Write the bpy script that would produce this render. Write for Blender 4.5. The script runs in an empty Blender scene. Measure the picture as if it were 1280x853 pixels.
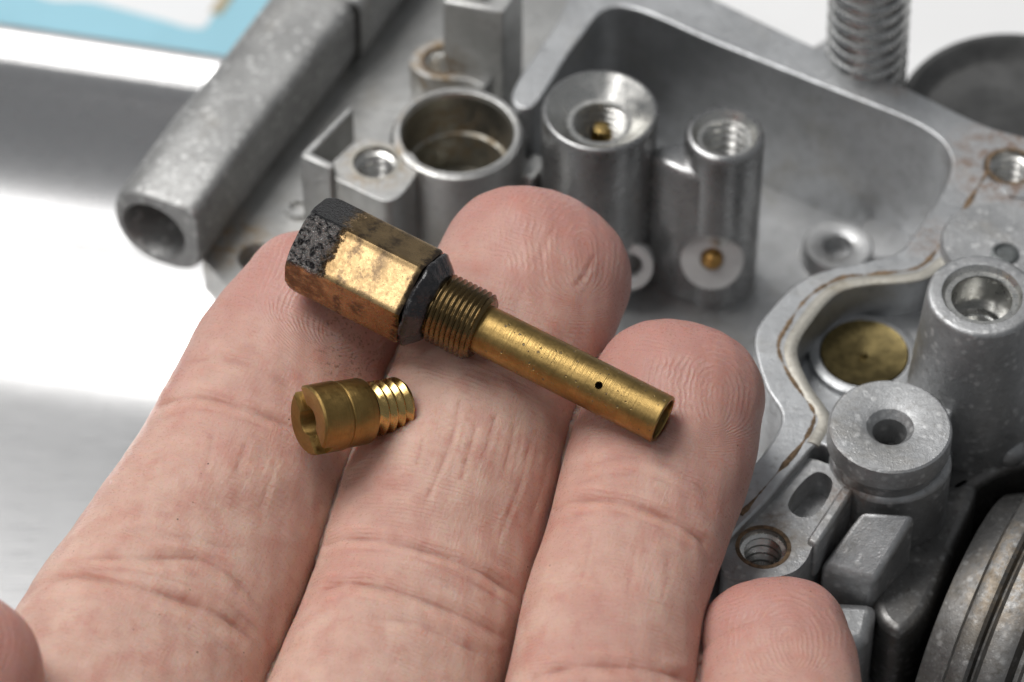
import bpy, bmesh, math, random
import numpy as np
from mathutils import Vector, Matrix
from mathutils.geometry import tessellate_polygon

random.seed(7)
rng = np.random.default_rng(7)
scene = bpy.context.scene
C = scene.collection
# ------------------------------------------------------------------ camera, world, lamps, exposure (1 unit = 1 cm)
scene.unit_settings.system = 'METRIC'
scene.unit_settings.scale_length = 0.01
ELEV = math.radians(48.0)
DIST = 33.5                                   # lens to the plane of sharp focus
LENS = 142.0
FOC = Vector((0, 0, 1.56))                    # z = 0 is the gasket face of the carburettor
FWD = Vector((0, math.cos(ELEV), -math.sin(ELEV)))
UP = Vector((0, math.sin(ELEV), math.cos(ELEV)))
RIGHT = Vector((1, 0, 0))
CAM = FOC - FWD * DIST
cam = bpy.data.cameras.new('camera')
cam_o = bpy.data.objects.new('camera', cam)
C.objects.link(cam_o)
cam_o.location = CAM
cam_o.rotation_euler = (math.pi / 2 - ELEV, 0, 0)
cam.lens = LENS
cam.sensor_width = 36
cam.clip_start = 0.5
cam.clip_end = 2000
cam.dof.use_dof = True
cam.dof.focus_distance = DIST
cam.dof.aperture_fstop = 0.142 / 0.49
cam.dof.aperture_blades = 0
scene.camera = cam_o

world = bpy.data.worlds.new('World')
scene.world = world
world.use_nodes = True
bg = world.node_tree.nodes['Background']
bg.inputs[0].default_value = (0.93, 0.96, 1.0, 1)
bg.inputs[1].default_value = 0.2


def softbox(name, loc, target, sx, sy, power, col=(1, 1, 1)):
    l = bpy.data.lights.new(name, 'AREA')
    l.shape = 'RECTANGLE'
    l.size, l.size_y = sx, sy
    l.energy = power
    l.color = col
    o = bpy.data.objects.new(name, l)
    C.objects.link(o)
    o.location = loc
    o.rotation_euler = (Vector(target) - Vector(loc)).to_track_quat('-Z', 'Y').to_euler()
    return o


softbox('key_softbox', (-19, 13, 45), (-1, 3, 0), 30, 26, 22500, (1, 0.985, 0.965))
softbox('front_softbox', (-27, -26, 49), (0, 1, 0), 10, 10, 3000, (1, 0.985, 0.97))
softbox('added_back_fill', (-8, 62, 52), (0, 4, 0), 50, 30, 500, (0.97, 0.985, 1))  # unseen fill added behind, gives the tray floor a grey reflection

scene.view_settings.view_transform = 'Standard'
scene.view_settings.look = 'None'
scene.view_settings.exposure = 0.16
scene.view_settings.gamma = 1.0
scene.view_settings.use_curve_mapping = False
scene.render.engine = 'CYCLES'
scene.cycles.use_denoising = True
scene.cycles.max_bounces = 8

# ------------------------------------------------------------------ measuring helpers
PPC = 1280 / (36 / LENS * DIST)               # photo pixels per cm at the focus distance


def ray(px, py):
    return FWD + RIGHT * ((px - 640) / PPC / DIST) + UP * ((426.5 - py) / PPC / DIST)


def at(px, py, d):
    """measured point d cm behind the plane of focus"""
    return CAM + ray(px, py) * (DIST + d)


def G(px, py, z):
    """measured point on the level z"""
    r = ray(px, py)
    return CAM + r * ((z - CAM.z) / r.z)


def RAD(px, p):
    return px / PPC * ((p - CAM).dot(FWD) / DIST)


def project(P):
    """n x 3 array -> measured coordinates"""
    Q = P - np.array(CAM)
    w = Q @ np.array(FWD)
    return np.stack([640 + Q @ np.array(RIGHT) / w * DIST * PPC, 426.5 - Q @ np.array(UP) / w * DIST * PPC], 1)


# ------------------------------------------------------------------ object helpers
def thing(name, label, cat, loc=(0, 0, 0)):
    o = bpy.data.objects.new(name, None)
    C.objects.link(o)
    o.location = loc
    o['label'] = label
    o['category'] = cat
    o.empty_display_size = 0.5
    return o


def link(name, me, mat, parent=None, bevel=0.0, seg=2, angle=40, smooth=True):
    o = bpy.data.objects.new(name, me)
    C.objects.link(o)
    if mat:
        me.materials.append(mat)
    if parent is not None:
        o.parent = parent
        root = parent
        mw = Vector((0, 0, 0))
        while root is not None:
            mw += root.location
            root = root.parent
        o.location = -mw
    if smooth:
        for p in me.polygons:
            p.use_smooth = True
        me.set_sharp_from_angle(angle=math.radians(angle))
    if bevel:
        b = o.modifiers.new('bevel', 'BEVEL')
        b.width = bevel
        b.segments = seg
        b.limit_method = 'ANGLE'
        b.angle_limit = math.radians(35)
        b.harden_normals = False
    return o


def mesh(verts, faces, name='m'):
    me = bpy.data.meshes.new(name)
    me.from_pydata([tuple(v) for v in verts], [], faces)
    me.update()
    return me


def frame(origin, zdir, xhint=(1, 0, 0)):
    z = Vector(zdir).normalized()
    x = Vector(xhint)
    x = (x - z * x.dot(z)).normalized()
    y = z.cross(x)
    m = Matrix((x, y, z)).transposed().to_4x4()
    m.translation = Vector(origin)
    return m


ZUP = (0, 0, 1)


def lathe(profile, M, n=64, closed=False):
    """profile: list of (r, z); r == 0 ends get a pole"""
    V, F, rings = [], [], []
    for r, z in profile:
        if r <= 1e-6:
            rings.append([len(V)])
            V.append(M @ Vector((0, 0, z)))
        else:
            k = len(V)
            rings.append(list(range(k, k + n)))
            for i in range(n):
                a = 2 * math.pi * i / n
                V.append(M @ Vector((r * math.cos(a), r * math.sin(a), z)))
    pairs = list(zip(rings[:-1], rings[1:]))
    if closed:
        pairs.append((rings[-1], rings[0]))
    for A, B in pairs:
        for i in range(n):
            j = (i + 1) % n
            if len(A) == 1 and len(B) == 1:
                continue
            if len(A) == 1:
                F.append((A[0], B[j], B[i]))
            elif len(B) == 1:
                F.append((A[i], A[j], B[0]))
            else:
                F.append((A[i], A[j], B[j], B[i]))
    return mesh(V, F)


def crom(pts, n=8, closed=True):
    pts = [Vector(p) for p in pts]
    m = len(pts)
    out = []
    rngk = range(m) if closed else range(m - 1)
    for i in rngk:
        if closed:
            p0, p1, p2, p3 = pts[i - 1], pts[i], pts[(i + 1) % m], pts[(i + 2) % m]
        else:
            p1, p2 = pts[i], pts[i + 1]
            p0 = pts[i - 1] if i else p1 * 2 - p2
            p3 = pts[i + 2] if i + 2 < m else p2 * 2 - p1
        for k in range(n):
            t = k / n
            out.append(0.5 * ((2 * p1) + (p2 - p0) * t + (2 * p0 - 5 * p1 + 4 * p2 - p3) * t * t + (3 * p1 - p0 - 3 * p2 + p3) * t ** 3))
    if not closed:
        out.append(pts[-1])
    return out


def area2(pts):
    return sum(a.x * b.y - b.x * a.y for a, b in zip(pts, pts[1:] + pts[:1])) / 2


def prism(outer, holes, ztop, zbot, hole_bottom=None):
    """upright prism with holes going right through"""
    outer = [Vector((p[0], p[1], 0)) for p in outer]
    if area2(outer) < 0:
        outer.reverse()
    hs = []
    for h in holes:
        h = [Vector((p[0], p[1], 0)) for p in h]
        if area2(h) > 0:
            h.reverse()
        hs.append(h)
    loops = [outer] + hs
    flat = [p for l in loops for p in l]
    tris = tessellate_polygon(loops)
    n = len(flat)
    V = [(p.x, p.y, ztop) for p in flat] + [(p.x, p.y, zbot) for p in flat]
    F = []
    for t in tris:
        a, b, c = [flat[i] for i in t]
        s = (b.x - a.x) * (c.y - a.y) - (c.x - a.x) * (b.y - a.y)
        t = tuple(t) if s > 0 else tuple(reversed(t))
        F.append(t)
        F.append(tuple(i + n for i in reversed(t)))
    k = 0
    for l in loops:
        m = len(l)
        for i in range(m):
            j = (i + 1) % m
            F.append((k + j, k + i, k + i + n, k + j + n))
        k += m
    me = mesh(V, F)
    bm = bmesh.new()
    bm.from_mesh(me)
    bmesh.ops.dissolve_limit(bm, angle_limit=0.01, verts=bm.verts, edges=bm.edges)
    bmesh.ops.recalc_face_normals(bm, faces=bm.faces)
    bm.to_mesh(me)
    bm.free()
    return me


def gp(pts, z):
    return [G(x, y, z) for x, y in pts]


def circle(c, r, n=40):
    return [Vector((c[0] + r * math.cos(2 * math.pi * i / n), c[1] + r * math.sin(2 * math.pi * i / n), 0)) for i in range(n)]


def tube(pts, r, n=10, closed=False, taper=None, flat=1.0):
    pts = [Vector(p) for p in pts]
    V, F = [], []
    m = len(pts)
    ref = Vector((0.13, 0.21, 0.97))
    for i, p in enumerate(pts):
        t = (pts[(i + 1) % m] - pts[i - 1]) if closed or 0 < i < m - 1 else (pts[1] - pts[0] if i == 0 else pts[-1] - pts[-2])
        t.normalize()
        x = (ref - t * ref.dot(t)).normalized()
        y = t.cross(x)
        rr = r if taper is None else r * taper[i]
        for k in range(n):
            a = 2 * math.pi * k / n
            q = x * rr * math.cos(a) + y * rr * math.sin(a)
            q.z *= flat
            V.append(p + q)
    for i in range(m if closed else m - 1):
        for k in range(n):
            a, b = i * n + k, i * n + (k + 1) % n
            c, d = ((i + 1) % m) * n + (k + 1) % n, ((i + 1) % m) * n + k
            F.append((a, b, c, d))
    if not closed:
        F.append(tuple(range(n))[::-1])
        F.append(tuple((m - 1) * n + k for k in range(n)))
    return mesh(V, F)


def thread_profile(r_major, r_minor, z0, z1, pitch, inner=False):
    """sawtooth radii between z0 and z1"""
    out = []
    nz = max(1, round(abs(z1 - z0) / pitch))
    dz = (z1 - z0) / nz
    for i in range(nz):
        z = z0 + dz * i
        out += [(r_minor, z + dz * 0.04), (r_minor, z + dz * 0.16), (r_major, z + dz * 0.55), (r_minor, z + dz * 0.96)]
    return out


def helix_thread(r_root, r_crest, z0, z1, pitch, M, n=96, fade=0.6):
    """real single-start thread: rows follow the lead"""
    V, F = [], []
    prof = [(0.0, 0.0), (0.12, 0.0), (0.42, 1.0), (0.58, 1.0), (0.88, 0.0)]
    turns = int(math.ceil((z1 - z0) / pitch)) + 1
    rows = []
    for t in range(-1, turns + 1):
        for u, h in prof:
            rows.append((t + u, h))
    for tt, h in rows:
        for i in range(n + 1):
            a = 2 * math.pi * i / n
            z = z0 + (tt + i / n) * pitch
            f = min(1, max(0, (z - z0) / (pitch * fade))) * min(1, max(0, (z1 - z) / (pitch * fade)))
            r = r_root + (r_crest - r_root) * h * f
            zz = min(max(z, z0), z1)
            V.append(M @ Vector((r * math.cos(a), r * math.sin(a), zz)))
    w = n + 1
    for j in range(len(rows) - 1):
        for i in range(n):
            F.append((j * w + i, j * w + i + 1, (j + 1) * w + i + 1, (j + 1) * w + i))
    me = mesh(V, F)
    bm = bmesh.new()
    bm.from_mesh(me)
    bmesh.ops.remove_doubles(bm, verts=bm.verts, dist=1e-5)
    bmesh.ops.recalc_face_normals(bm, faces=bm.faces)
    bm.to_mesh(me)
    bm.free()
    return me


# ------------------------------------------------------------------ node helpers
class NT:
    def __init__(self, name):
        self.m = bpy.data.materials.new(name)
        self.m.use_nodes = True
        self.t = self.m.node_tree
        self.b = self.t.nodes['Principled BSDF']

    def n(self, typ, **kw):
        nd = self.t.nodes.new(typ)
        for k, v in kw.items():
            setattr(nd, k, v)
        return nd

    def put(self, sock, v):
        if isinstance(v, bpy.types.NodeSocket):
            self.t.links.new(v, sock)
        elif v is not None:
            if isinstance(v, (tuple, list)) and len(v) == 3 and sock.type == 'RGBA':
                v = (*v, 1)
            sock.default_value = v

    def set(self, **kw):
        for k, v in kw.items():
            self.put(self.b.inputs[k.replace('_', ' ')], v)

    def co(self):
        return self.n('ShaderNodeTexCoord').outputs['Object']

    def geo(self):
        return self.n('ShaderNodeNewGeometry').outputs['Position']

    def attr(self, name, out='Fac'):
        a = self.n('ShaderNodeAttribute', attribute_name=name)
        return a.outputs[out]

    def noise(self, vec, scale, detail=4, rough=0.55, dist=0.0):
        a = self.n('ShaderNodeTexNoise')
        self.put(a.inputs['Vector'], vec)
        for k, v in (('Scale', scale), ('Detail', detail), ('Roughness', rough), ('Distortion', dist)):
            a.inputs[k].default_value = v
        return a.outputs['Fac']

    def voro(self, vec, scale, feature='F1', rnd=1.0, out='Distance'):
        a = self.n('ShaderNodeTexVoronoi', feature=feature)
        self.put(a.inputs['Vector'], vec)
        a.inputs['Scale'].default_value = scale
        a.inputs['Randomness'].default_value = rnd
        return a.outputs[out]

    def ramp(self, fac, lo, hi, a=0.0, b=1.0, interp='SMOOTHSTEP'):
        r = self.n('ShaderNodeMapRange', interpolation_type=interp)
        self.put(r.inputs['Value'], fac)
        for k, v in (('From Min', lo), ('From Max', hi), ('To Min', a), ('To Max', b)):
            r.inputs[k].default_value = v
        return r.outputs['Result']

    def mix(self, fac, a, b, blend='MIX'):
        x = self.n('ShaderNodeMix', data_type='RGBA', blend_type=blend)
        self.put(x.inputs[0], fac)
        self.put(x.inputs[6], a)
        self.put(x.inputs[7], b)
        return x.outputs[2]

    def math(self, op, a, b=None, c=None):
        x = self.n('ShaderNodeMath', operation=op)
        self.put(x.inputs[0], a)
        if b is not None:
            self.put(x.inputs[1], b)
        if c is not None:
            self.put(x.inputs[2], c)
        return x.outputs[0]

    def vmul(self, v, s):
        x = self.n('ShaderNodeVectorMath', operation='MULTIPLY')
        self.put(x.inputs[0], v)
        x.inputs[1].default_value = s
        return x.outputs[0]

    def bump(self, h, dist, strength=1.0, normal=None):
        x = self.n('ShaderNodeBump')
        self.put(x.inputs['Height'], h)
        x.inputs['Distance'].default_value = dist
        x.inputs['Strength'].default_value = strength
        if normal is not None:
            self.put(x.inputs['Normal'], normal)
        return x.outputs['Normal']

    def sphere(self, centre, r, soft):
        """1 inside a ball round a measured point (stains keep their place on the part)"""
        d = self.n('ShaderNodeVectorMath', operation='DISTANCE')
        self.put(d.inputs[0], self.geo())
        d.inputs[1].default_value = tuple(centre)
        return self.ramp(d.outputs['Value'], r, r * (1 - soft), 0, 1)


def cast_metal(name, col=(0.50, 0.51, 0.52), rough=0.42, speck=0.0, grain=1.0, metallic=0.9, stains=(), dirt=0.35):
    k = NT(name)
    co = k.geo()
    n1 = k.noise(co, 2.2, 5, 0.6)
    n2 = k.noise(co, 14, 5, 0.65)
    n3 = k.noise(co, 90, 3, 0.6)
    base = k.mix(k.ramp(n1, 0.3, 0.7), tuple(c * 0.86 for c in col), tuple(min(1, c * 1.10) for c in col))
    base = k.mix(k.ramp(n2, 0.52, 0.75, 0, dirt), base, tuple(c * f for c, f in zip(col, (0.42, 0.38, 0.33))))
    n4 = k.noise(co, 1.1, 6, 0.7, 0.6)
    base = k.mix(k.ramp(n4, 0.52, 0.72, 0, 0.45 * min(1, dirt * 2)), base, tuple(c * f for c, f in zip(col, (0.72, 0.62, 0.47))))
    rg = k.ramp(n2, 0.3, 0.7, rough - 0.07, rough + 0.09)
    met = metallic
    h = k.math('ADD', k.math('MULTIPLY', n3, 0.5 * grain), k.math('MULTIPLY', n2, 0.9 * grain))
    if speck:
        v = k.voro(co, 11.0)
        nn = k.noise(co, 5.5, 4, 0.7)
        spots = k.math('MULTIPLY', k.ramp(v, 0.46, 0.16), k.ramp(nn, 0.42, 0.58))
        v2 = k.math('MULTIPLY', k.ramp(k.voro(co, 26.0), 0.38, 0.1), k.ramp(n1, 0.42, 0.6))
        spots = k.math('MAXIMUM', spots, k.math('MULTIPLY', v2, 0.7))
        spots = k.math('MULTIPLY', spots, speck)
        base = k.mix(spots, base, (0.74, 0.74, 0.73))
        met = k.ramp(spots, 0, 1, metallic, 0.25)
        h = k.math('ADD', h, k.math('MULTIPLY', spots, 0.8))
    for c, r, colour, amount in stains:
        f = k.math('MULTIPLY', k.sphere(c, r, 0.6), k.ramp(k.noise(co, 9, 6, 0.75), 0.40, 0.62, 0, amount))
        base = k.mix(f, base, colour)
        if isinstance(met, float):
            met = k.math('SUBTRACT', met, k.math('MULTIPLY', f, 0.7))
        else:
            met = k.math('SUBTRACT', met, k.math('MULTIPLY', f, 0.5))
        rg = k.math('ADD', rg, k.math('MULTIPLY', f, 0.25))
    k.set(Base_Color=base, Roughness=rg, Metallic=met, Normal=k.bump(h, 0.006 * grain, 0.8))
    return k.m


RUST = (0.16, 0.075, 0.03)
TAN = (0.30, 0.21, 0.11)
M_cast = cast_metal('cast_alloy', stains=[(G(1262, 205, 0), 0.75, RUST, 0.8), (G(1165, 300, 0), 0.35, RUST, 0.5),
                                          (G(1120, 100, 0), 0.3, RUST, 0.45)], rough=0.44)
M_speck = cast_metal('cast_alloy_oxidised', col=(0.42, 0.425, 0.43), speck=0.42, grain=1.1, rough=0.5,
                     stains=[(G(1065, 610, 0), 0.3, RUST, 0.5), (G(960, 690, -0.3), 0.5, TAN, 0.35)])
M_bar = cast_metal('cast_alloy_bar', col=(0.36, 0.36, 0.355), speck=0.62, grain=1.0, rough=0.52, metallic=0.8)
M_plate = cast_metal('cast_alloy_plate', col=(0.50, 0.50, 0.49), rough=0.4, stains=[(G(290, 300, -1.3), 0.5, TAN, 0.8), (G(550, 75, -0.55), 0.5, TAN, 1.0), (G(470, 205, -0.1), 0.42, TAN, 0.9), (G(500, 150, -0.3), 0.5, TAN, 0.5)])
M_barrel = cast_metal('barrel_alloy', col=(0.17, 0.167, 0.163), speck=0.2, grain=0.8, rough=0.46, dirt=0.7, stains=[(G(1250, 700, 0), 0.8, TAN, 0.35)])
M_machined = cast_metal('machined_alloy', col=(0.74, 0.745, 0.74), rough=0.25, grain=0.15, metallic=1.0, dirt=0.1)
M_tapped = cast_metal('tapped_bore', col=(0.62, 0.615, 0.59), rough=0.3, grain=0.1, metallic=1.0, dirt=0.15)
M_spot = cast_metal('spot_faced_alloy', col=(0.82, 0.82, 0.81), rough=0.45, grain=0.6, metallic=0.3, dirt=0.1)
M_dark = cast_metal('dark_alloy', col=(0.15, 0.16, 0.16), rough=0.45, grain=1.2, metallic=0.7)  # much darker base colour, for lower bodies, pad port and bore bottom
M_post = cast_metal('post_alloy', col=(0.36, 0.36, 0.36), rough=0.30, grain=0.35, dirt=0.15)
M_bowl = cast_metal('bowl_alloy', col=(0.46, 0.465, 0.47), rough=0.42, grain=0.7)


def simple(name, col, rough=0.5, metallic=0.0, noise_amt=0.12, scale=6, bump=0.0):
    k = NT(name)
    co = k.geo()
    n = k.noise(co, scale, 5, 0.6)
    base = k.mix(k.ramp(n, 0.3, 0.7), tuple(c * (1 - noise_amt) for c in col), tuple(min(1, c * (1 + noise_amt)) for c in col))
    k.set(Base_Color=base, Roughness=k.ramp(n, 0.3, 0.7, max(0, rough - 0.05), rough + 0.05), Metallic=metallic)
    if bump:
        k.set(Normal=k.bump(k.noise(co, scale * 8, 4), bump, 0.7))
    return k.m


M_residue = simple('gasket_residue', (0.19, 0.125, 0.07), 0.7, 0, 0.5, 16, 0.02)
M_lip = cast_metal('stained_lip', col=(0.48, 0.46, 0.41), rough=0.5, metallic=0.6, dirt=0.7)
M_plug = simple('aged_brass_plug', (0.155, 0.12, 0.05), 0.36, 0.85, 0.3, 7, 0.004)
M_rubber = simple('black_cap', (0.075, 0.075, 0.074), 0.36, 0.0, 0.25, 3, 0.0015)
M_spring = simple('zinc_plated_spring', (0.52, 0.52, 0.51), 0.26, 1.0, 0.2, 9)
M_white = simple('white_table', (0.92, 0.92, 0.92), 0.4, 0, 0.02, 0.4)
M_blue = simple('pale_blue_card', (0.33, 0.60, 0.71), 0.5, 0, 0.04, 0.5)
M_cardwhite = simple('white_print', (0.85, 0.86, 0.87), 0.5, 0, 0.02, 0.5)
M_cardtan = simple('tan_print', (0.45, 0.38, 0.24), 0.5, 0, 0.1, 0.5)


def brass(name, col, rough=0.27, pits=0.0, turned=True, dark=0.4, var=0.16):
    k = NT(name)
    co = k.co()
    n1 = k.noise(co, 6, 5, 0.65)
    n2 = k.noise(co, 26, 5, 0.7)
    base = k.mix(k.ramp(n1, 0.32, 0.68), tuple(c * 0.82 for c in col), tuple(min(1, c * 1.1) for c in col))
    base = k.mix(k.ramp(n2, 0.55, 0.85, 0, dark), base, (0.06, 0.037, 0.012))
    rg = k.ramp(n2, 0.3, 0.75, rough - 0.05, rough + var)
    h = k.math('MULTIPLY', n2, 0.15)
    if turned:
        ring = k.noise(k.vmul(co, (0.6, 0.6, 60)), 3.0, 3, 0.6)
        h = k.math('ADD', h, k.math('MULTIPLY', ring, 0.6))
        base = k.mix(k.ramp(ring, 0.4, 0.72, 0, 0.28), base, tuple(c * 0.45 for c in col))
    met = 1.0
    if pits:
        v = k.voro(co, 13.0)
        g = k.math('MULTIPLY', k.ramp(v, 0.17, 0.12), k.ramp(k.noise(co, 3.0, 2), 0.52 - 0.1 * pits, 0.60 - 0.1 * pits))
        v2 = k.math('MULTIPLY', k.ramp(k.voro(co, 34.0), 0.17, 0.1), k.ramp(k.noise(co, 4.0, 2), 0.5, 0.58))
        g = k.math('MAXIMUM', g, v2)
        base = k.mix(k.math('MULTIPLY', g, 0.8), base, (0.13, 0.095, 0.05))
        h = k.math('SUBTRACT', h, k.math('MULTIPLY', g, 1.2))
        met = k.ramp(g, 0, 1, 1.0, 0.4)
    k.set(Base_Color=base, Roughness=rg, Metallic=met, Normal=k.bump(h, 0.0045, 0.8))
    return k


M_tube = brass('turned_brass', (0.39, 0.26, 0.095), 0.33, pits=1.0, dark=0.3).m
M_thread = brass('grimy_brass_thread', (0.165, 0.112, 0.05), 0.22, turned=False, dark=0.75).m
M_jet = brass('old_brass', (0.33, 0.215, 0.075), 0.36, dark=0.4).m
M_jetthread = brass('bright_brass_thread', (0.56, 0.39, 0.15), 0.2, turned=False, dark=0.08).m
M_pin = brass('brass_pin', (0.62, 0.36, 0.12), 0.3, dark=0.2).m

# ------------------------------------------------------------------ table, tray, card
TZ = -4.0
tab = prism([(-160, -18), (160, -18), (160, 190), (-160, 190)], [], TZ - 0.12, TZ - 2)
o = link('table', tab, M_white, smooth=False)
o['kind'] = 'structure'


def brushed_steel():
    k = NT('stainless_steel')
    co = k.geo()
    n = k.noise(k.vmul(co, (0.5, 9, 9)), 4, 4, 0.6)
    n2 = k.noise(co, 0.35, 3)
    base = k.mix(n2, (0.58, 0.575, 0.57), (0.66, 0.66, 0.665))
    k.set(Base_Color=base, Metallic=1.0, Roughness=k.ramp(n, 0.3, 0.7, 0.27, 0.31), Normal=k.bump(n, 0.0015, 0.4))
    return k.m


def rounded_rect(hx, hy, r, n=14):
    out = []
    for cx, cy, a0 in ((hx - r, hy - r, 0), (-hx + r, hy - r, 90), (-hx + r, -hy + r, 180), (hx - r, -hy + r, 270)):
        for i in range(n + 1):
            a = math.radians(a0 + 90 * i / n)
            out.append((cx + r * math.cos(a), cy + r * math.sin(a)))
    return out


def steel_tray():
    a = G(0, 80, -2.2)
    b = G(245, 116, -2.2)
    e = (b - a).normalized()
    f = Vector((-e.y, e.x, 0))
    hx, hy = 17.0, 11.0
    mid = (a + b) / 2 + e * 5.5 - f * hy
    prof = []                                            # (inset from rim, z)
    ii = np.linspace(0, 3.5, 36)
    sl = np.tan(np.radians(np.interp(ii, [0, 0.3, 0.6, 0.85, 1.05, 1.3, 1.6, 1.95, 2.3, 2.6, 2.9, 3.5], [62, 56, 48, 41, 35, 29, 23, 17, 11, 5, 1, 0])))
    zz = np.concatenate([[0], np.cumsum((sl[1:] + sl[:-1]) / 2 * 0.1)])
    zr = -4.0 + zz[-1]                                     # height of the rim
    for ins, z in ((-0.36, -0.30), (-0.42, -0.05), (-0.42, 0.06), (-0.40, 0.105), (-0.35, 0.115), (-0.20, 0.07), (-0.06, 0.01)):
        prof.append((ins, zr + z))
    wall = [(float(a_), float(zr - 0.04 * (1 - a_ / 3.5) - b_)) for a_, b_ in zip(ii, zz)] + [(6.0, -4.0)]
    prof = prof + wall
    V, F = [], []
    n = None
    for ins, z in prof:
        rr = rounded_rect(hx - ins, hy - ins, max(0.8, 6.2 - ins))
        n = len(rr)
        for x, y in rr:
            p = mid + e * x + f * y
            V.append((p.x, p.y, z))
    for i in range(len(prof) - 1):
        for k in range(n):
            j = (k + 1) % n
            F.append((i * n + j, i * n + k, (i + 1) * n + k, (i + 1) * n + j))
    F.append(tuple((len(prof) - 1) * n + k for k in range(n)))
    me = mesh(V, F)
    bm = bmesh.new(); bm.from_mesh(me)
    bmesh.ops.recalc_face_normals(bm, faces=bm.faces)
    if max(bm.faces, key=lambda q: len(q.verts)).normal.z < 0:
        bmesh.ops.reverse_faces(bm, faces=bm.faces)
    bm.to_mesh(me); bm.free()
    t = link('steel_tray', me, brushed_steel(), angle=60)
    s = t.modifiers.new('sheet', 'SOLIDIFY')
    s.thickness = 0.06
    s.offset = -1
    t['label'] = 'shallow stainless steel tray with a bright rim under the carburettor'
    t['category'] = 'tray'
    return t


steel_tray()


def card():
    z = TZ - 0.11
    t = thing('printed_card', 'pale blue and white printed card lying behind the tray rim', 'card', tuple(G(120, 30, z)))
    q = gp([(-300, -120), (-300, 40), (0, 84), (260, 124), (420, -120)], z)
    sh = prism(q, [], z + 0.03, z)
    link('card_sheet', sh, M_blue, t)
    q = gp([(-40, -160), (30, -14), (120, 6), (200, 27), (242, 38), (264, 26), (300, -60), (345, -160)], z)
    w = prism(crom(q, 5), [], z + 0.036, z + 0.031)
    link('white_panel', w, M_cardwhite, t)
    q = gp([(262, 18), (276, 22), (312, -30), (300, -34)], z)
    w = prism(q, [], z + 0.044, z + 0.037)
    link('tan_stripe', w, M_cardtan, t)


card()

# ------------------------------------------------------------------ carburettor
carb = thing('carburettor', 'grey cast metal carburettor body lying upside down with its float bowl open', 'carburettor', tuple(G(800, 300, -4.0)))


def cpart(name, me, mat, bevel=0.0, parent=None, **kw):
    return link(name, me, mat, parent or carb, bevel=bevel, **kw)


BAND = [(668, 132), (640, 116), (690, 36), (730, -30), (790, -50), (880, -8), (1000, 50), (1130, 108), (1230, 156), (1300, 178), (1345, 215), (1350, 300), (1345, 370),
        (1300, 400), (1240, 440), (1200, 500), (1160, 560), (1090, 590), (1046, 566), (1022, 556), (998, 580), (962, 622), (928, 656), (896, 690), (862, 720), (820, 726), (836, 690), (878, 650), (918, 606), (948, 574),
        (972, 540), (976, 514), (956, 480), (943, 425), (960, 390), (1010, 345), (1090, 325), (1125, 313), (1150, 282), (1180, 235), (1188, 195), (1150, 157), (1030, 108), (900, 56), (775, 8), (722, 52)]
FLOOR = [(560, 60), (760, -30), (900, 40), (1040, 100), (1180, 170), (1210, 220), (1150, 330), (1040, 370), (990, 420), (1000, 560), (940, 700), (780, 680), (560, 420)]
REC = [(1190, 322), (1150, 345), (1070, 355), (1024, 388), (997, 434), (1012, 478), (1034, 510), (1056, 535), (1110, 545), (1180, 510), (1215, 420), (1215, 350)]
outer = crom(gp(BAND, 0), 6)
bowl = crom(gp(FLOOR, -0.6), 6)
rec = crom(gp(REC, 0), 6)
cpart('bowl_rim', prism(outer, [rec, circle(G(1264, 208, 0), 0.24)], 0.0, -1.9), M_cast, bevel=0.035, seg=3)


def grow(pts, d):
    c = sum((Vector((p[0], p[1], 0)) for p in pts), Vector()) / len(pts)
    return [Vector((p[0], p[1], 0)) + (Vector((p[0], p[1], 0)) - c).normalized() * d for p in pts]


cpart('bowl_floor', prism(bowl, [], -1.62, -2.1), M_bowl)
cpart('chamber_floor', prism(grow(rec, 0.15), [], -0.5, -1.7), M_cast)
# lower body, on which it lies in the tray
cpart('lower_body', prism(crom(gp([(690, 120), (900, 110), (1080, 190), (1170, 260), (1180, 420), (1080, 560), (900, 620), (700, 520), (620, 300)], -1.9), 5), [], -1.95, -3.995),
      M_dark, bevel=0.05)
# fillet between floor and wall (soft cast corner)
def ragged(n):
    w = np.convolve(rng.uniform(0.15, 1.5, n + 12), np.ones(5) / 5, 'same')[6:n + 6]
    return np.clip((w - 0.45) * 2.2, 0.12, 1.6)


cpart('gasket_residue', tube(crom([G(x, y, 0.0) for x, y in [(1236, 212), (1205, 262), (1178, 302), (1148, 334), (1090, 343), (1050, 348), (1010, 372), (984, 408), (973, 434), (986, 468), (1010, 500), (1018, 522), (1003, 554), (964, 600), (926, 644)]], 14, False), 0.02, 8, taper=ragged(14 * 15 + 1), flat=0.35), M_residue)
cpart('gasket_lip', tube(crom([G(x, y, -0.008) for x, y in [(1190, 318), (1150, 345), (1080, 352), (1040, 364), (1010, 396), (988, 436), (1001, 478), (1024, 512), (1030, 530), (1016, 556)]], 8, False), 0.06, 10, flat=0.4), M_lip)
# brass welch plug
pc = G(1080, 446, -0.46)
R = RAD(55, pc)
cpart('brass_plug', lathe([(R, -0.08), (R, 0.0), (R * 0.98, 0.02), (R * 0.9, 0.012), (R * 0.5, -0.012), (R * 0.09, -0.03), (R * 0.07, 0.0), (R * 0.045, 0.012), (0, 0.014)],
                          frame(pc + Vector((0, 0, 0.04)), ZUP)), M_plug)
cpart('plug_seat', lathe([(R * 1.26, -0.05), (R * 1.24, 0.03), (R * 1.18, 0.045), (R * 1.02, 0.045), (R * 1.0, -0.05)], frame(pc, ZUP)), M_cast)


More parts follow.
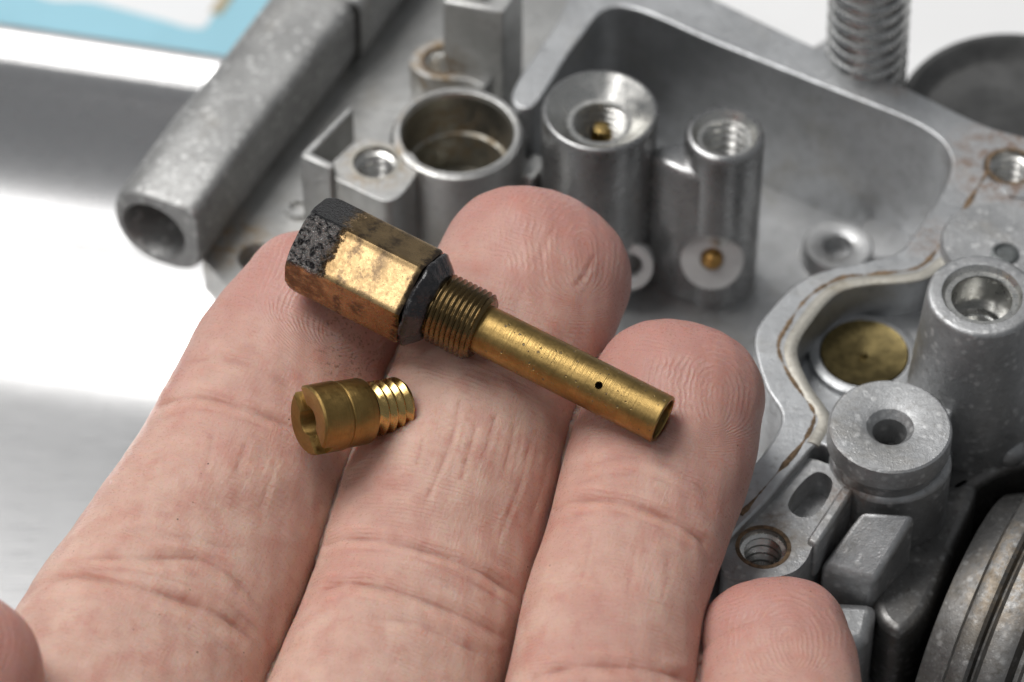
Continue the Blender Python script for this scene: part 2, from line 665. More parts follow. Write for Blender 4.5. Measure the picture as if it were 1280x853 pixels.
def bored_post(name, px, py, z, ro, ri, zb, mat, chamfer=0.0, thread_depth=0.6, pitch=0.075, taper=1.0, round_edge=0.05, thread_at=0.0, cdep=1.2, parent=None, deep=None, bore_mat=None):
    c = G(px, py, z)
    R_, r_ = RAD(ro, c), RAD(ri, c)
    H = z - zb
    e = round_edge
    prof = [(0, -H), (R_ * taper, -H)]
    for t in np.linspace(0, 1, 8):
        prof.append((R_ * (1 + (taper - 1) * (1 - t) ** 1.0), -H + (H - e) * t))
    for t in np.linspace(0, math.pi / 2, 5)[1:]:
        prof.append((R_ - e + e * math.cos(t), -e + e * math.sin(t)))
    o_ = cpart(name, lathe(prof + [(r_ + chamfer + 0.005, 0.0), (r_ + chamfer * 1.0, -0.006), (r_ * 1.10 + chamfer, -0.05 - chamfer), (r_ * 1.10, -0.1 - chamfer * 1.6), (r_ * 1.10, -min(H - 0.06, 1.75)), (0, -min(H - 0.06, 1.75))], frame(c, ZUP)), mat, parent=parent, angle=35)
    prof = [(r_ + chamfer, -0.006), (r_, -0.006 - chamfer * cdep - 0.01)]
    z0 = -0.006 - chamfer * cdep - 0.01 - thread_at
    if thread_at:
        prof.append((r_, z0))
    prof += [(r + 0.0, zz) for r, zz in thread_profile(r_ * 1.04, r_ * 0.84, z0, z0 - thread_depth, pitch)]
    prof += [(r_ * 0.88, z0 - thread_depth - 0.02), (r_ * 0.86, -(deep or min(H - 0.1, thread_depth + 0.9))), (0, -(deep or min(H - 0.1, thread_depth + 0.9)))]
    me = lathe(prof, frame(c, ZUP))
    me.flip_normals()
    link('threaded_bore', me, bore_mat or M_tapped, o_, angle=25)
    return o_, c, R_


main_post, mc, mr = bored_post('main_jet_post', 750, 137, 0.45, 73, 41, -1.65, M_post, chamfer=0.20, cdep=0.75, thread_depth=0.75, pitch=0.075, taper=1.0, round_edge=0.04)
cpart('brass_tip', lathe([(0, 0.0), (0.07, -0.015), (0.10, -0.07), (0.10, -0.3), (0.12, -0.32), (0.12, -0.6)], frame(mc + Vector((0.02, 0.02, -0.24)), ZUP), 32), M_jetthread, parent=main_post)
pilot_post, pcn, pr = bored_post('pilot_jet_post', 906, 166, 0.35, 50, 34, -1.65, M_post, chamfer=0.05, thread_depth=0.8, pitch=0.1, round_edge=0.06)
# web between the posts with a rounded nub on top
w = gp([(810, 194), (824, 178), (850, 176), (900, 190), (890, 222), (850, 212)], 0.1)
web = cpart('post_web', prism(w, [], 0.08, -1.65), M_post, bevel=0.06, seg=3)
# milled seat on the side of the pilot post, and the port beside it


def cut(o_, me_cut):
    """mill a piece out of a part"""
    k = bpy.data.objects.new('cutter', me_cut)
    C.objects.link(k)
    k.location = (0, 0, 0)
    b = o_.modifiers.new('mill', 'BOOLEAN')
    b.operation, b.solver, b.object = 'DIFFERENCE', 'EXACT', k
    bpy.context.view_layer.update()
    dg = bpy.context.evaluated_depsgraph_get()
    dg.update()
    me = bpy.data.meshes.new_from_object(o_.evaluated_get(dg))
    o_.modifiers.remove(b)
    bpy.data.objects.remove(k)
    o_.data = me
    for p in me.polygons:
        p.use_smooth = True
    me.set_sharp_from_angle(angle=math.radians(35))


def side_seat(name, c, r, hole, pin, body):
    nrm = Vector((-0.05, -0.85, 0.50)).normalized()
    R_ = RAD(r, c)
    M = frame(c, nrm)
    if body:
        me = lathe([(0, 0.0), (R_, 0.0), (R_, 1.5), (0, 1.5)], M, 48)
        bm = bmesh.new(); bm.from_mesh(me); bmesh.ops.recalc_face_normals(bm, faces=bm.faces); bm.to_mesh(me); bm.free()
        for q in body:
            cut(q, me.copy())
    rr = R_ * hole
    if pin:
        me = lathe([(R_ * 0.985, -0.1), (R_ * 0.985, 0.004), (rr * 1.15, 0.004), (rr * 1.05, -0.03), (rr * 1.05, -0.1)], M, 48)
    else:
        me = lathe([(R_ * 0.985, -0.5), (R_ * 0.985, -0.01), (R_ * 0.96, 0.004), (rr * 1.08, 0.004), (rr, -0.02), (rr, -0.5)], M, 48)
    s_ = cpart(name, me, M_spot)
    if pin:
        cpart('brass_pin', lathe([(rr * 1.0, -0.03), (rr * 0.98, 0.02), (rr * 0.8, 0.06), (rr * 0.45, 0.085), (0, 0.092)], M, 32), M_pin, parent=s_)
    else:
        cpart('bore', lathe([(rr, -0.4), (0, -0.4)], M, 24), M_dark, parent=s_)
    return s_


def on_post(px, py, ctr, rad, inside):
    """point of the view ray where it meets the post's front, moved into the metal"""
    r_ = ray(px, py)
    o_ = CAM - ctr
    a_ = r_.x ** 2 + r_.y ** 2
    b_ = 2 * (o_.x * r_.x + o_.y * r_.y)
    c_ = o_.x ** 2 + o_.y ** 2 - rad ** 2
    t_ = (-b_ - math.sqrt(b_ * b_ - 4 * a_ * c_)) / (2 * a_)
    return CAM + r_ * (t_ + inside)


side_seat('spot_face', on_post(890, 324, pcn, pr, 0.12), 40, 0.33, True, [pilot_post, web])
side_seat('side_port', at(786, 334, (pcn - CAM).dot(FWD) - DIST + 0.85), 31, 0.55, False, None)

# large bore (needle valve well)
c = G(572, 164, -0.05)
Ro, Ri = RAD(85, c), RAD(70, c)
well = cpart('needle_well', lathe([(Ro * 1.0, -1.7), (Ro, -0.1), (Ro - 0.03, -0.03), (Ro - 0.09, 0), (Ri + 0.05, 0), (Ri + 0.01, -0.02)], frame(c, ZUP)), M_plate)
me = lathe([(Ri + 0.01, -0.02), (Ri * 0.97, -0.06), (Ri * 0.96, -0.5), (Ri * 0.9, -0.52), (Ri * 0.9, -0.95), (Ri * 0.62, -0.97), (Ri * 0.6, -1.0), (Ri * 0.58, -1.5), (0, -1.5)], frame(c, ZUP))
me.flip_normals()
M_well = cast_metal('well_bore', col=(0.37, 0.355, 0.31), rough=0.34, grain=0.6, dirt=0.8, stains=[(c + Vector((0, 0.4, -0.5)), 0.5, TAN, 0.8), (c + Vector((0.5, 0.2, -0.6)), 0.4, TAN, 0.6)])  # base darkened for the shade inside the well, besides its tan stains
link('well_bore', me, M_well, well, angle=25)

# plate on the left, with a hole in its near corner
ph = G(322, 322, -1.3)
plate = gp([(252, 322), (266, 338), (282, 358), (330, 400), (420, 450), (560, 440), (640, 260), (655, 120), (720, 20), (760, -60), (560, -90), (420, 20), (300, 235)], -1.3)
cpart('left_plate', prism(plate, [circle(ph, RAD(24, ph), 32)], -1.3, -1.75), M_plate, bevel=0.04)
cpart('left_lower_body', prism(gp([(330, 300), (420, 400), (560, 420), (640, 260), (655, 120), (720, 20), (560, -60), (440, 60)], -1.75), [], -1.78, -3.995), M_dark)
rh = G(372, 262, -1.28)
cpart('cast_mark', lathe([(RAD(17, rh), -0.03), (RAD(16, rh), 0.035), (RAD(11, rh), 0.035), (RAD(10, rh), -0.03)], frame(rh, ZUP), 32), M_plate)


def bored_lug(name, outline, z, zb, hx, hy, hr, mat, pitch=0.1, depth=0.8, bevel=0.05, pocket=None, stain_ring=None):
    h = G(hx, hy, z)
    r_ = RAD(hr, h)
    holes = [circle(h, r_ * 1.06, 36)]
    if pocket:
        holes.append(crom(gp(pocket, z), 4))
    o_ = cpart(name, prism(crom(gp(outline, z), 5) if len(outline) > 8 else gp(outline, z), holes, z, zb), mat, bevel=bevel, seg=3)
    prof = [(r_ * 1.08, -0.02), (r_, -0.06)] + thread_profile(r_ * 1.05, r_ * 0.82, -0.07, -0.07 - depth, pitch) + [(r_ * 0.84, -depth - 0.15), (0, -depth - 0.15)]
    me = lathe(prof, frame(h, ZUP), 40)
    me.flip_normals()
    link('threaded_bore', me, M_tapped, o_, angle=25)
    if stain_ring:
        me = tube([h + Vector((r_ * 1.12 * math.cos(a), r_ * 1.12 * math.sin(a), 0.0)) for a in np.linspace(0, 2 * math.pi, 40)[:-1]], 0.02, 6, closed=True, flat=0.25)
        link('stain_ring', me, stain_ring, o_)
    return o_


bored_lug('screw_lug', [(418, 222), (425, 200), (440, 182), (455, 172), (478, 176), (502, 184), (520, 196), (523, 212), (512, 232), (498, 247), (482, 252), (460, 244), (436, 232)], -0.1, -1.4, 469, 203, 27, M_plate, stain_ring=M_lip)
bored_lug('rear_screw_lug', [(512, 78), (520, 62), (538, 52), (566, 47), (600, 52), (632, 68), (622, 88), (606, 108), (585, 100), (545, 98), (525, 92)], -0.55, -1.4, 553, 76, 23, M_plate, stain_ring=M_residue)
# thin upright bracket beside the screw lug
cpart('bracket_wall', prism(gp([(375, 195), (413, 212), (420, 206), (384, 188)], 0.0), [], 0.0, -1.35), M_plate, bevel=0.02)
cpart('bracket_wall', prism(gp([(376, 190), (384, 194), (442, 136), (436, 130)], 0.0), [], -0.02, -1.35), M_plate, bevel=0.02)
cpart('bracket_rib', prism(gp([(410, 205), (424, 212), (452, 182), (444, 172)], -0.12), [], -0.14, -1.35), M_plate, bevel=0.02)
cpart('float_pivot_block', prism(gp([(552, 2), (630, 16), (655, -16), (580, -32)], 0.35), [], 0.35, -1.35), M_plate, bevel=0.03)
cpart('float_pivot_ledge', prism(gp([(575, -20), (604, -14), (618, -32), (590, -38)], 0.5), [], 0.5, 0.3), M_plate, bevel=0.02)
cpart('well_rib', prism(gp([(640, 214), (664, 226), (690, 200), (668, 188)], -0.5), [], -0.5, -1.6), M_plate, bevel=0.04)
# sloped strip of the left bowl end
# boss on the bowl floor
bf = G(1048, 308, -1.45)
cpart('floor_boss', lathe([(0.36, -0.2), (0.34, -0.02), (0.31, 0.02), (0.17, 0.02), (0.14, 0.0), (0.13, -0.3), (0, -0.3)], frame(bf, ZUP), 48), M_bowl)
bf = G(1105, 300, -1.5)
cpart('floor_boss', lathe([(0.34, -0.2), (0.30, 0.0), (0.26, 0.04), (0, 0.05)], frame(bf, ZUP), 48), M_bowl)

# the long shaft housing on the left


def shaft_housing():
    z = -0.95
    a = G(196, 288, z)
    b = G(414, -12, z)
    ax = (b - a); L = ax.length; ax.normalize()
    side = Vector((ax.y, -ax.x, 0))                      # towards the bowl
    R_ = 0.45

    def section(r, sq, dz=0.0, ds=0.0):
        pts = []
        for i in range(64):
            t = 2 * math.pi * i / 64
            x, y = math.cos(t), math.sin(t)
            if x > 0 and y > 0:
                p = sq
                k = (abs(x) ** p + abs(y) ** p) ** (-1 / p)
                x, y = x * k, y * k
            elif y > 0:
                p = 2.6
                k = (abs(x) ** p + abs(y) ** p) ** (-1 / p)
                x, y = x * k, y * k
            elif x > 0:
                p = 3.2
                k = (abs(x) ** p + abs(y) ** p) ** (-1 / p)
                x, y = x * k, y * k
            pts.append((r * x + ds, r * y + dz))
        return pts

    def sweep(secs):
        V, F = [], []
        for t, pts in secs:
            for x, y in pts:
                V.append(a + ax * t + side * x + Vector((0, 0, y)))
        n = 64
        for i in range(len(secs) - 1):
            for k in range(n):
                j = (k + 1) % n
                F.append((i * n + k, i * n + j, (i + 1) * n + j, (i + 1) * n + k))
        F.append(tuple((len(secs) - 1) * n + k for k in range(n)))
        me = mesh(V, F)
        bm = bmesh.new(); bm.from_mesh(me); bmesh.ops.recalc_face_normals(bm, faces=bm.faces); bm.to_mesh(me); bm.free()
        return me

    hole = [(0.70 * R_ * math.cos(2 * math.pi * i / 64) - 0.03, 0.70 * R_ * math.sin(2 * math.pi * i / 64) - 0.02) for i in range(64)]
    hole_in = [(x * 0.94, y * 0.94) for x, y in hole]
    edge = [(x * 1.07 , y * 1.07 ) for x, y in hole]
    s0 = section(R_ * 1.02, 9)
    o_ = cpart('shaft_housing', sweep([(0.75, hole_in), (0.7, hole_in), (0.03, hole), (0.0, edge), (0.0, section(R_ * 0.96, 8)), (0.03, section(R_ * 1.0, 9)), (0.06, s0), (1.2, s0), (1.75, section(R_ * 1.01, 9, 0, 0.03)),
                                       (2.9, section(R_ * 1.02, 10, 0.0, 0.06)), (3.6, section(R_ * 1.03, 10, 0.01, 0.08)), (L * 0.86, section(R_ * 1.03, 10, 0.02, 0.12)), (L * 0.88, section(R_ * 1.04, 10, 0.024, 0.13)), (L + 3, section(R_ * 1.07, 10, 0.04, 0.17))]), M_bar, angle=42)
    # blind end inside the bore
    M = frame(a + ax * 0.5, -ax)
    link('shaft_bore', lathe([(R_ * 0.69, 0.0), (R_ * 0.3, 0.02), (0, 0.02)], M, 48), M_cast, o_)


shaft_housing()

# right hand side
bored_lug('flange_lug', [(1236, 214), (1240, 190), (1262, 176), (1300, 180), (1330, 200), (1330, 240), (1300, 252), (1262, 244)], 0.03, -0.8, 1264, 208, 27, M_cast, stain_ring=M_residue)
pad = G(1246, 302, 0.12)
cpart('round_pad', lathe([(RAD(72, pad), -0.5), (RAD(70, pad), -0.03), (RAD(67, pad), 0.0), (0, 0.0)], frame(pad, ZUP)), M_speck)
hx = G(1256, 318, 0.122)
cpart('pad_port', lathe([(0.13, -0.02), (0.125, 0.02), (0.10, 0.03), (0.085, 0.01), (0.08, 0.004), (0, 0.004)], frame(hx, ZUP), 32), M_dark)
fuel, fc, fr = bored_post('fuel_post', 1228, 368, 0.95, 70, 46, -1.0, M_speck, chamfer=0.03, thread_depth=0.02, pitch=0.02, taper=1.28, round_edge=0.05, deep=0.62)
me = lathe([(fr * 0.62, -0.02), (fr * 0.4, -0.035), (fr * 0.38, -0.4), (0, -0.4)], frame(fc + Vector((0, 0, -0.45)), ZUP), 48)
link('inner_seat', me, M_machined, fuel)
me = lathe([(fr * 0.66, 0.0), (fr * 0.46, 0.0), (fr * 0.44, -0.02), (fr * 0.40, -0.16), (fr * 0.3, -0.17)], frame(fc + Vector((0, 0, -0.42)), ZUP), 48)
link('seat_ring', me, M_spring, fuel)
# disc boss
dc = G(1113, 532, 0.4)
dr = RAD(78, dc)
hr = RAD(20, dc)
cpart('disc_boss', lathe([(dr * 0.88, -1.3), (dr * 0.87, -0.36), (dr * 0.93, -0.27), (dr * 1.0, -0.22), (dr, -0.045), (dr * 0.985, -0.015), (dr * 0.95, 0.0), (hr * 2.0, 0.0), (hr * 1.5, -0.02), (hr * 1.1, -0.09), (hr, -0.2), (hr * 0.9, -0.6), (0, -0.6)],
                         frame(dc, ZUP), 72), M_speck, angle=30)
# body between disc boss and fuel post
cpart('boss_bridge', prism(crom(gp([(1140, 500), (1160, 470), (1200, 455), (1225, 470), (1215, 500), (1190, 525), (1180, 560), (1150, 570)], -0.1), 4), [], -0.12, -1.5), M_speck, bevel=0.1, seg=4)
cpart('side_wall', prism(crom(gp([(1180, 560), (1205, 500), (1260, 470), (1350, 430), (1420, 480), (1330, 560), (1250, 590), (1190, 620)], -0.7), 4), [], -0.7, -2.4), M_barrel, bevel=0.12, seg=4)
for x_, y_, z_, r_ in ((1196, 486, -0.1, 0.11), (1172, 520, -0.08, 0.09), (1240, 500, -0.5, 0.14), (1262, 560, -0.62, 0.16)):
    cpart('cast_lump', lathe([(0, r_ * 0.55), (r_ * 0.5, r_ * 0.48), (r_ * 0.85, r_ * 0.2), (r_, -r_ * 0.3), (r_ * 1.05, -0.5)], frame(G(x_, y_, z_), (0.1, -0.2, 1)), 24), M_speck)
bored_lug('lower_screw_lug', [(902, 712), (905, 680), (918, 655), (945, 622), (975, 588), (1000, 572), (1035, 580), (1060, 596), (1068, 612), (1052, 636), (1020, 676), (1008, 700), (990, 716), (955, 724), (920, 724)], -0.1, -1.6, 954, 684, 29, M_speck,
          pocket=[(985, 632), (1000, 606), (1022, 590), (1040, 600), (1036, 620), (1020, 642), (1000, 646)], stain_ring=M_residue)
cpart('lug_pocket_floor', prism(gp([(960, 660), (1000, 560), (1060, 590), (1020, 670)], -0.4), [], -0.4, -1.5), M_speck)
cpart('lug_ridge', prism(gp([(1052, 608), (1068, 612), (1022, 682), (1008, 676)], -0.05), [], -0.04, -0.5), M_speck, bevel=0.03)



def wedge():
    t = [G(1076, 638, -0.04), G(1146, 642, -0.04), G(1094, 728, -0.42), G(1024, 708, -0.42)]
    b = [Vector((p.x, p.y, -2.3)) for p in t]
    me = mesh(t + b, [(0, 3, 2, 1), (4, 5, 6, 7), (0, 1, 5, 4), (1, 2, 6, 5), (2, 3, 7, 6), (3, 0, 4, 7)])
    bm = bmesh.new(); bm.from_mesh(me); bmesh.ops.recalc_face_normals(bm, faces=bm.faces); bm.to_mesh(me); bm.free()
    cpart('wedge_block', me, M_speck, bevel=0.055, seg=4)


wedge()
cpart('boss_skirt', prism(crom(gp([(1046, 590), (1040, 560), (1090, 540), (1170, 540), (1190, 570), (1180, 600), (1140, 622), (1088, 622)], 0.0), 5), [], 0.0, -1.6), M_speck, bevel=0.06, seg=3)
cpart('wedge_foot', prism(gp([(1026, 748), (1098, 752), (1088, 800), (1044, 815), (1005, 785)], -0.66), [], -0.66, -2.6), M_speck, bevel=0.1, seg=3)
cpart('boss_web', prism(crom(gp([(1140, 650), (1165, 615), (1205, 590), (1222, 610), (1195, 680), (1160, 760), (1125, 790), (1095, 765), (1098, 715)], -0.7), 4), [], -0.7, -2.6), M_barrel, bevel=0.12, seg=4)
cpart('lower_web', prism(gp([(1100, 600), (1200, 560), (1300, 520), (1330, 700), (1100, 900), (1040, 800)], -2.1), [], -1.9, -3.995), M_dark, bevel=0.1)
cpart('cable_stop', prism(gp([(1075, 840), (1095, 800), (1120, 815), (1150, 850), (1130, 900), (1080, 900)], -1.6), [], -1.6, -2.6), M_cast, bevel=0.1, seg=3)
# the intake barrel with its ribs
axd = Vector((math.cos(math.radians(-26)), math.sin(math.radians(-26)), 0))
bc = G(1200, 735, -0.5)
rb = 1.75
bprof = []
for x, r in [(-0.55, 0.2), (-0.55, 1.20), (-0.5, 1.36), (-0.3, 1.42), (-0.12, 1.45), (-0.08, 1.62), (-0.02, 1.70), (0.10, 1.74), (0.22, 1.74), (0.27, 1.72), (0.30, 1.66), (0.33, 1.66), (0.37, 1.74), (0.42, 1.79), (0.62, 1.82), (0.78, 1.80), (0.83, 1.74), (0.86, 1.71), (0.92, 1.71),
             (0.96, 1.78), (1.0, 1.84), (1.25, 1.86), (1.5, 1.84), (1.56, 1.76), (1.6, 1.76), (1.64, 1.86), (2.4, 1.9), (3.2, 1.9), (3.25, 1.7), (2.6, 1.45), (0.3, 1.25), (0.3, 0)]:
    bprof.append((r, x * 0.62))
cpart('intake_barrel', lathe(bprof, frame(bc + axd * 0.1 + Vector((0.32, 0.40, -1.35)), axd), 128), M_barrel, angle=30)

# spring on its screw beyond the far wall
sp0 = G(1082, 92, -0.3)
sp1 = G(1089, -40, 1.2)
axis = (sp1 - sp0)
sl = axis.length
axis.normalize()
Ms = frame(sp0, axis)
rs = RAD(40, sp0)
npitch = 0.185
pts = []
nt = int(sl / npitch) + 4
for i in range(nt * 28):
    t = i / 28
    a = 2 * math.pi * t
    pts.append(Ms @ Vector((rs * math.cos(a), rs * math.sin(a), (t - 2) * npitch)))
cpart('idle_spring', tube(pts, 0.088, 9), M_spring)
cpart('idle_screw', lathe([(rs * 0.72, -0.8), (rs * 0.72, sl + 0.5), (0, sl + 0.5)], Ms, 32), M_spring)
cpart('spring_seat', prism(gp([(1010, 60), (1060, 30), (1130, 60), (1130, 130), (1060, 110)], -0.5), [], -0.5, -1.9), M_cast, bevel=0.06)
# black diaphragm cap
cc = G(1272, 150, -0.75)
rc = RAD(150, cc)
cap = cpart('diaphragm_cap', lathe([(rc * 0.96, -1.1), (rc * 0.97, -0.10), (rc, -0.06), (rc, 0.03), (rc * 0.985, 0.06), (rc * 0.93, 0.075), (rc * 0.9, 0.05), (rc * 0.86, -0.04), (rc * 0.80, -0.1), (rc * 0.5, -0.06), (0, -0.04)], frame(cc, ZUP), 96), M_rubber, angle=30)

# ------------------------------------------------------------------ brass pieces (axes needed for the flesh contact too)
JA, JB = at(385, 301, 0.36), at(829, 525, -0.36)        # emulsion tube: hex end, open end
JX = (JB - JA)
JL = JX.length
JX.normalize()
KA, KB = at(385, 526, -0.33), at(502, 505, 0.16)        # small jet: slotted face, tip
KX = (KB - KA)
KL = KX.length
KX.normalize()
S = 1 / PPC
R_TUBE = 31.5 * S
R_THR = 46 * S
R_HEX = 66 * S                                          # corner radius
HEXL = 160 * S * 1.02
T0 = 190 * S * 1.02
T1 = 247 * S * 1.02


_MJ = frame(JA, JX, UP).to_3x3().inverted() @ (-FWD)
HEX_FACE = math.atan2(_MJ.y, _MJ.x)                     # one flat looks up to the lens
_MU = frame(JA, JX, UP).to_3x3().inverted() @ UP
HEX_ROT = HEX_FACE - math.pi / 6


def hex_mesh(M):
    """hexagon bar, corners trimmed by a cone at the free end"""
    V, F = [], []
    n = 96
    rot = HEX_ROT

    def hexr(a):
        b = (a % (math.pi / 3)) - math.pi / 6
        return R_HEX * math.cos(math.pi / 6) / math.cos(b)
    zs = [0.0, 0.015, 0.05, 0.10, 0.2, 0.35, 0.5, 0.65, 0.8, 0.92, HEXL - 0.05, HEXL - 0.02, HEXL]
    lim = {0.0: 0.90, 0.015: 0.925, 0.05: 0.965}
    for z in zs:
        for i in range(n):
            a = 2 * math.pi * i / n
            r = hexr(a)
            # soften corners very slightly
            r = min(r, R_HEX * 0.985)
            if z in lim:
                r = min(r, R_HEX * lim[z])
            if z == HEXL:
                r *= 0.975
            V.append(M @ Vector((r * math.cos(a + rot), r * math.sin(a + rot), z)))
    for j in range(len(zs) - 1):
        for i in range(n):
            k = (i + 1) % n
            F.append((j * n + i, j * n + k, (j + 1) * n + k, (j + 1) * n + i))
    # hollow free end
    m0 = len(V)
    for r, z in ((R_HEX * 0.62, 0.0), (R_HEX * 0.58, 0.03), (R_HEX * 0.55, 0.45)):
        for i in range(n):
            a = 2 * math.pi * i / n
            V.append(M @ Vector((r * math.cos(a + rot), r * math.sin(a + rot), z)))
    for i in range(n):
        k = (i + 1) % n
        F.append((k, i, m0 + i, m0 + k))
        F.append((m0 + k, m0 + i, m0 + n + i, m0 + n + k))
        F.append((m0 + n + k, m0 + n + i, m0 + 2 * n + i, m0 + 2 * n + k))
    F.append(tuple(m0 + 2 * n + i for i in range(n)))
    F.append(tuple((len(zs) - 1) * n + i for i in range(n)))
    me = mesh(V, F)
    bm = bmesh.new(); bm.from_mesh(me)
    bmesh.ops.recalc_face_normals(bm, faces=bm.faces)
    bm.to_mesh(me); bm.free()
    return me


def hex_brass():
    k = brass('hex_brass', (0.47, 0.32, 0.16), 0.30, turned=False, dark=0.3, var=0.03)
    co = k.co()
    sx = k.n('ShaderNodeSeparateXYZ')
    k.put(sx.inputs[0], co)
    x, y, z = sx.outputs
    n = k.noise(co, 10, 5, 0.7)
    zz = k.math('ADD', z, k.math('MULTIPLY', k.math('SUBTRACT', n, 0.5), 0.30))
    tar = k.ramp(k.math('ADD', zz, k.math('MULTIPLY', k.math('SUBTRACT', k.noise(co, 28, 4, 0.7), 0.5), 0.22)), 0.36, 0.25)                           # baked-on deposit at the free end
    crack = k.ramp(k.voro(co, 46, 'DISTANCE_TO_EDGE'), 0.0, 0.12)
    fine = k.noise(co, 60, 4, 0.7)
    # the deposit sits on the upper faces only
    px_, py_ = -math.sin(HEX_FACE), math.cos(HEX_FACE)
    if px_ * _MU.x + py_ * _MU.y < 0:
        px_, py_ = -px_, -py_
    side = k.math('ADD', k.math('MULTIPLY', x, px_), k.math('MULTIPLY', y, py_))     # across the flat that looks up
    up = k.ramp(k.math('ADD', side, k.math('MULTIPLY', n, 0.05)), -R_HEX * 0.5, -R_HEX * 0.42)
    tar = k.math('MULTIPLY', tar, up)
    flat = k.math('MULTIPLY', k.ramp(side, R_HEX * 0.52, R_HEX * 0.46), 1.0)
    low = k.math('MULTIPLY', k.ramp(zz, 0.42, 0.2, 0, 0.8), k.ramp(n, 0.35, 0.6))
    band = k.math('MULTIPLY', k.ramp(k.math('ABSOLUTE', k.math('SUBTRACT', zz, 0.50)), 0.055, 0.0), k.ramp(k.noise(co, 7, 5, 0.7), 0.40, 0.54, 0, 0.8))
    band2 = k.math('MULTIPLY', k.ramp(k.math('ABSOLUTE', k.math('SUBTRACT', zz, 0.72)), 0.14, 0.03), k.ramp(k.noise(co, 5, 5, 0.7), 0.40, 0.58, 0, 0.75))
    end = k.ramp(zz, HEXL - 0.07, HEXL - 0.01, 0, 0.9)
    specks = k.math('MULTIPLY', k.ramp(k.voro(co, 44), 0.26, 0.12), k.ramp(k.noise(co, 5, 3), 0.42, 0.56, 0, 0.85))
    d = k.math('MAXIMUM', k.math('MAXIMUM', band, band2), k.math('MAXIMUM', specks, end))
    old = k.b.inputs['Base Color'].links[0].from_socket
    oldr = k.b.inputs['Roughness'].links[0].from_socket
    oldn = k.b.inputs['Normal'].links[0].from_socket
    c = k.mix(d, old, (0.07, 0.05, 0.04))
    c = k.mix(low, c, (0.05, 0.03, 0.015))
    halo = k.math('MULTIPLY', k.ramp(zz, 0.62, 0.26, 0, 0.85), k.ramp(k.noise(co, 8, 5, 0.7), 0.36, 0.62))
    c = k.mix(halo, c, (0.11, 0.062, 0.025))
    painted_glints = k.math('MULTIPLY', flat, k.ramp(k.noise(co, 20, 6, 0.8), 0.44, 0.56))  # silvery glints of the bumpy deposit, painted into its colour
    c = k.mix(tar, c, k.mix(painted_glints, (0.012, 0.012, 0.014), (0.55, 0.53, 0.51)))
    met = k.math('SUBTRACT', 1.0, k.math('MULTIPLY', tar, k.math('SUBTRACT', 0.9, k.math('MULTIPLY', painted_glints, 0.8))))
    h = k.math('MULTIPLY', tar, k.math('ADD', k.math('MULTIPLY', crack, 0.6), k.math('MULTIPLY', k.noise(co, 34, 4, 0.7), 2.2)))
    k.set(Base_Color=c, Metallic=met, Roughness=k.math('SUBTRACT', oldr, k.math('MULTIPLY', tar, 0.10)), Normal=k.bump(h, 0.03, 1.0, oldn))
    return k.m


def black_gum():
    k = NT('black_gum')
    co = k.co()
    n = k.noise(co, 18, 5, 0.6)
    k.set(Base_Color=k.mix(k.ramp(n, 0.4, 0.7), (0.012, 0.012, 0.014), (0.03, 0.027, 0.028)), Roughness=k.ramp(n, 0.3, 0.7, 0.10, 0.26), Normal=k.bump(n, 0.016, 0.9))
    k.b.inputs['Specular IOR Level'].default_value = 0.6
    return k.m


def local(o, M):
    """keep the part's own axes so that its material follows the piece"""
    o.matrix_local = M
    return o


def part_local(name, me, mat, parent, Mw, angle=30):
    o_ = link(name, me, mat, None, angle=angle)
    o_.parent = parent
    o_.matrix_basis = Matrix.Translation(-parent.location) @ Mw
    return o_


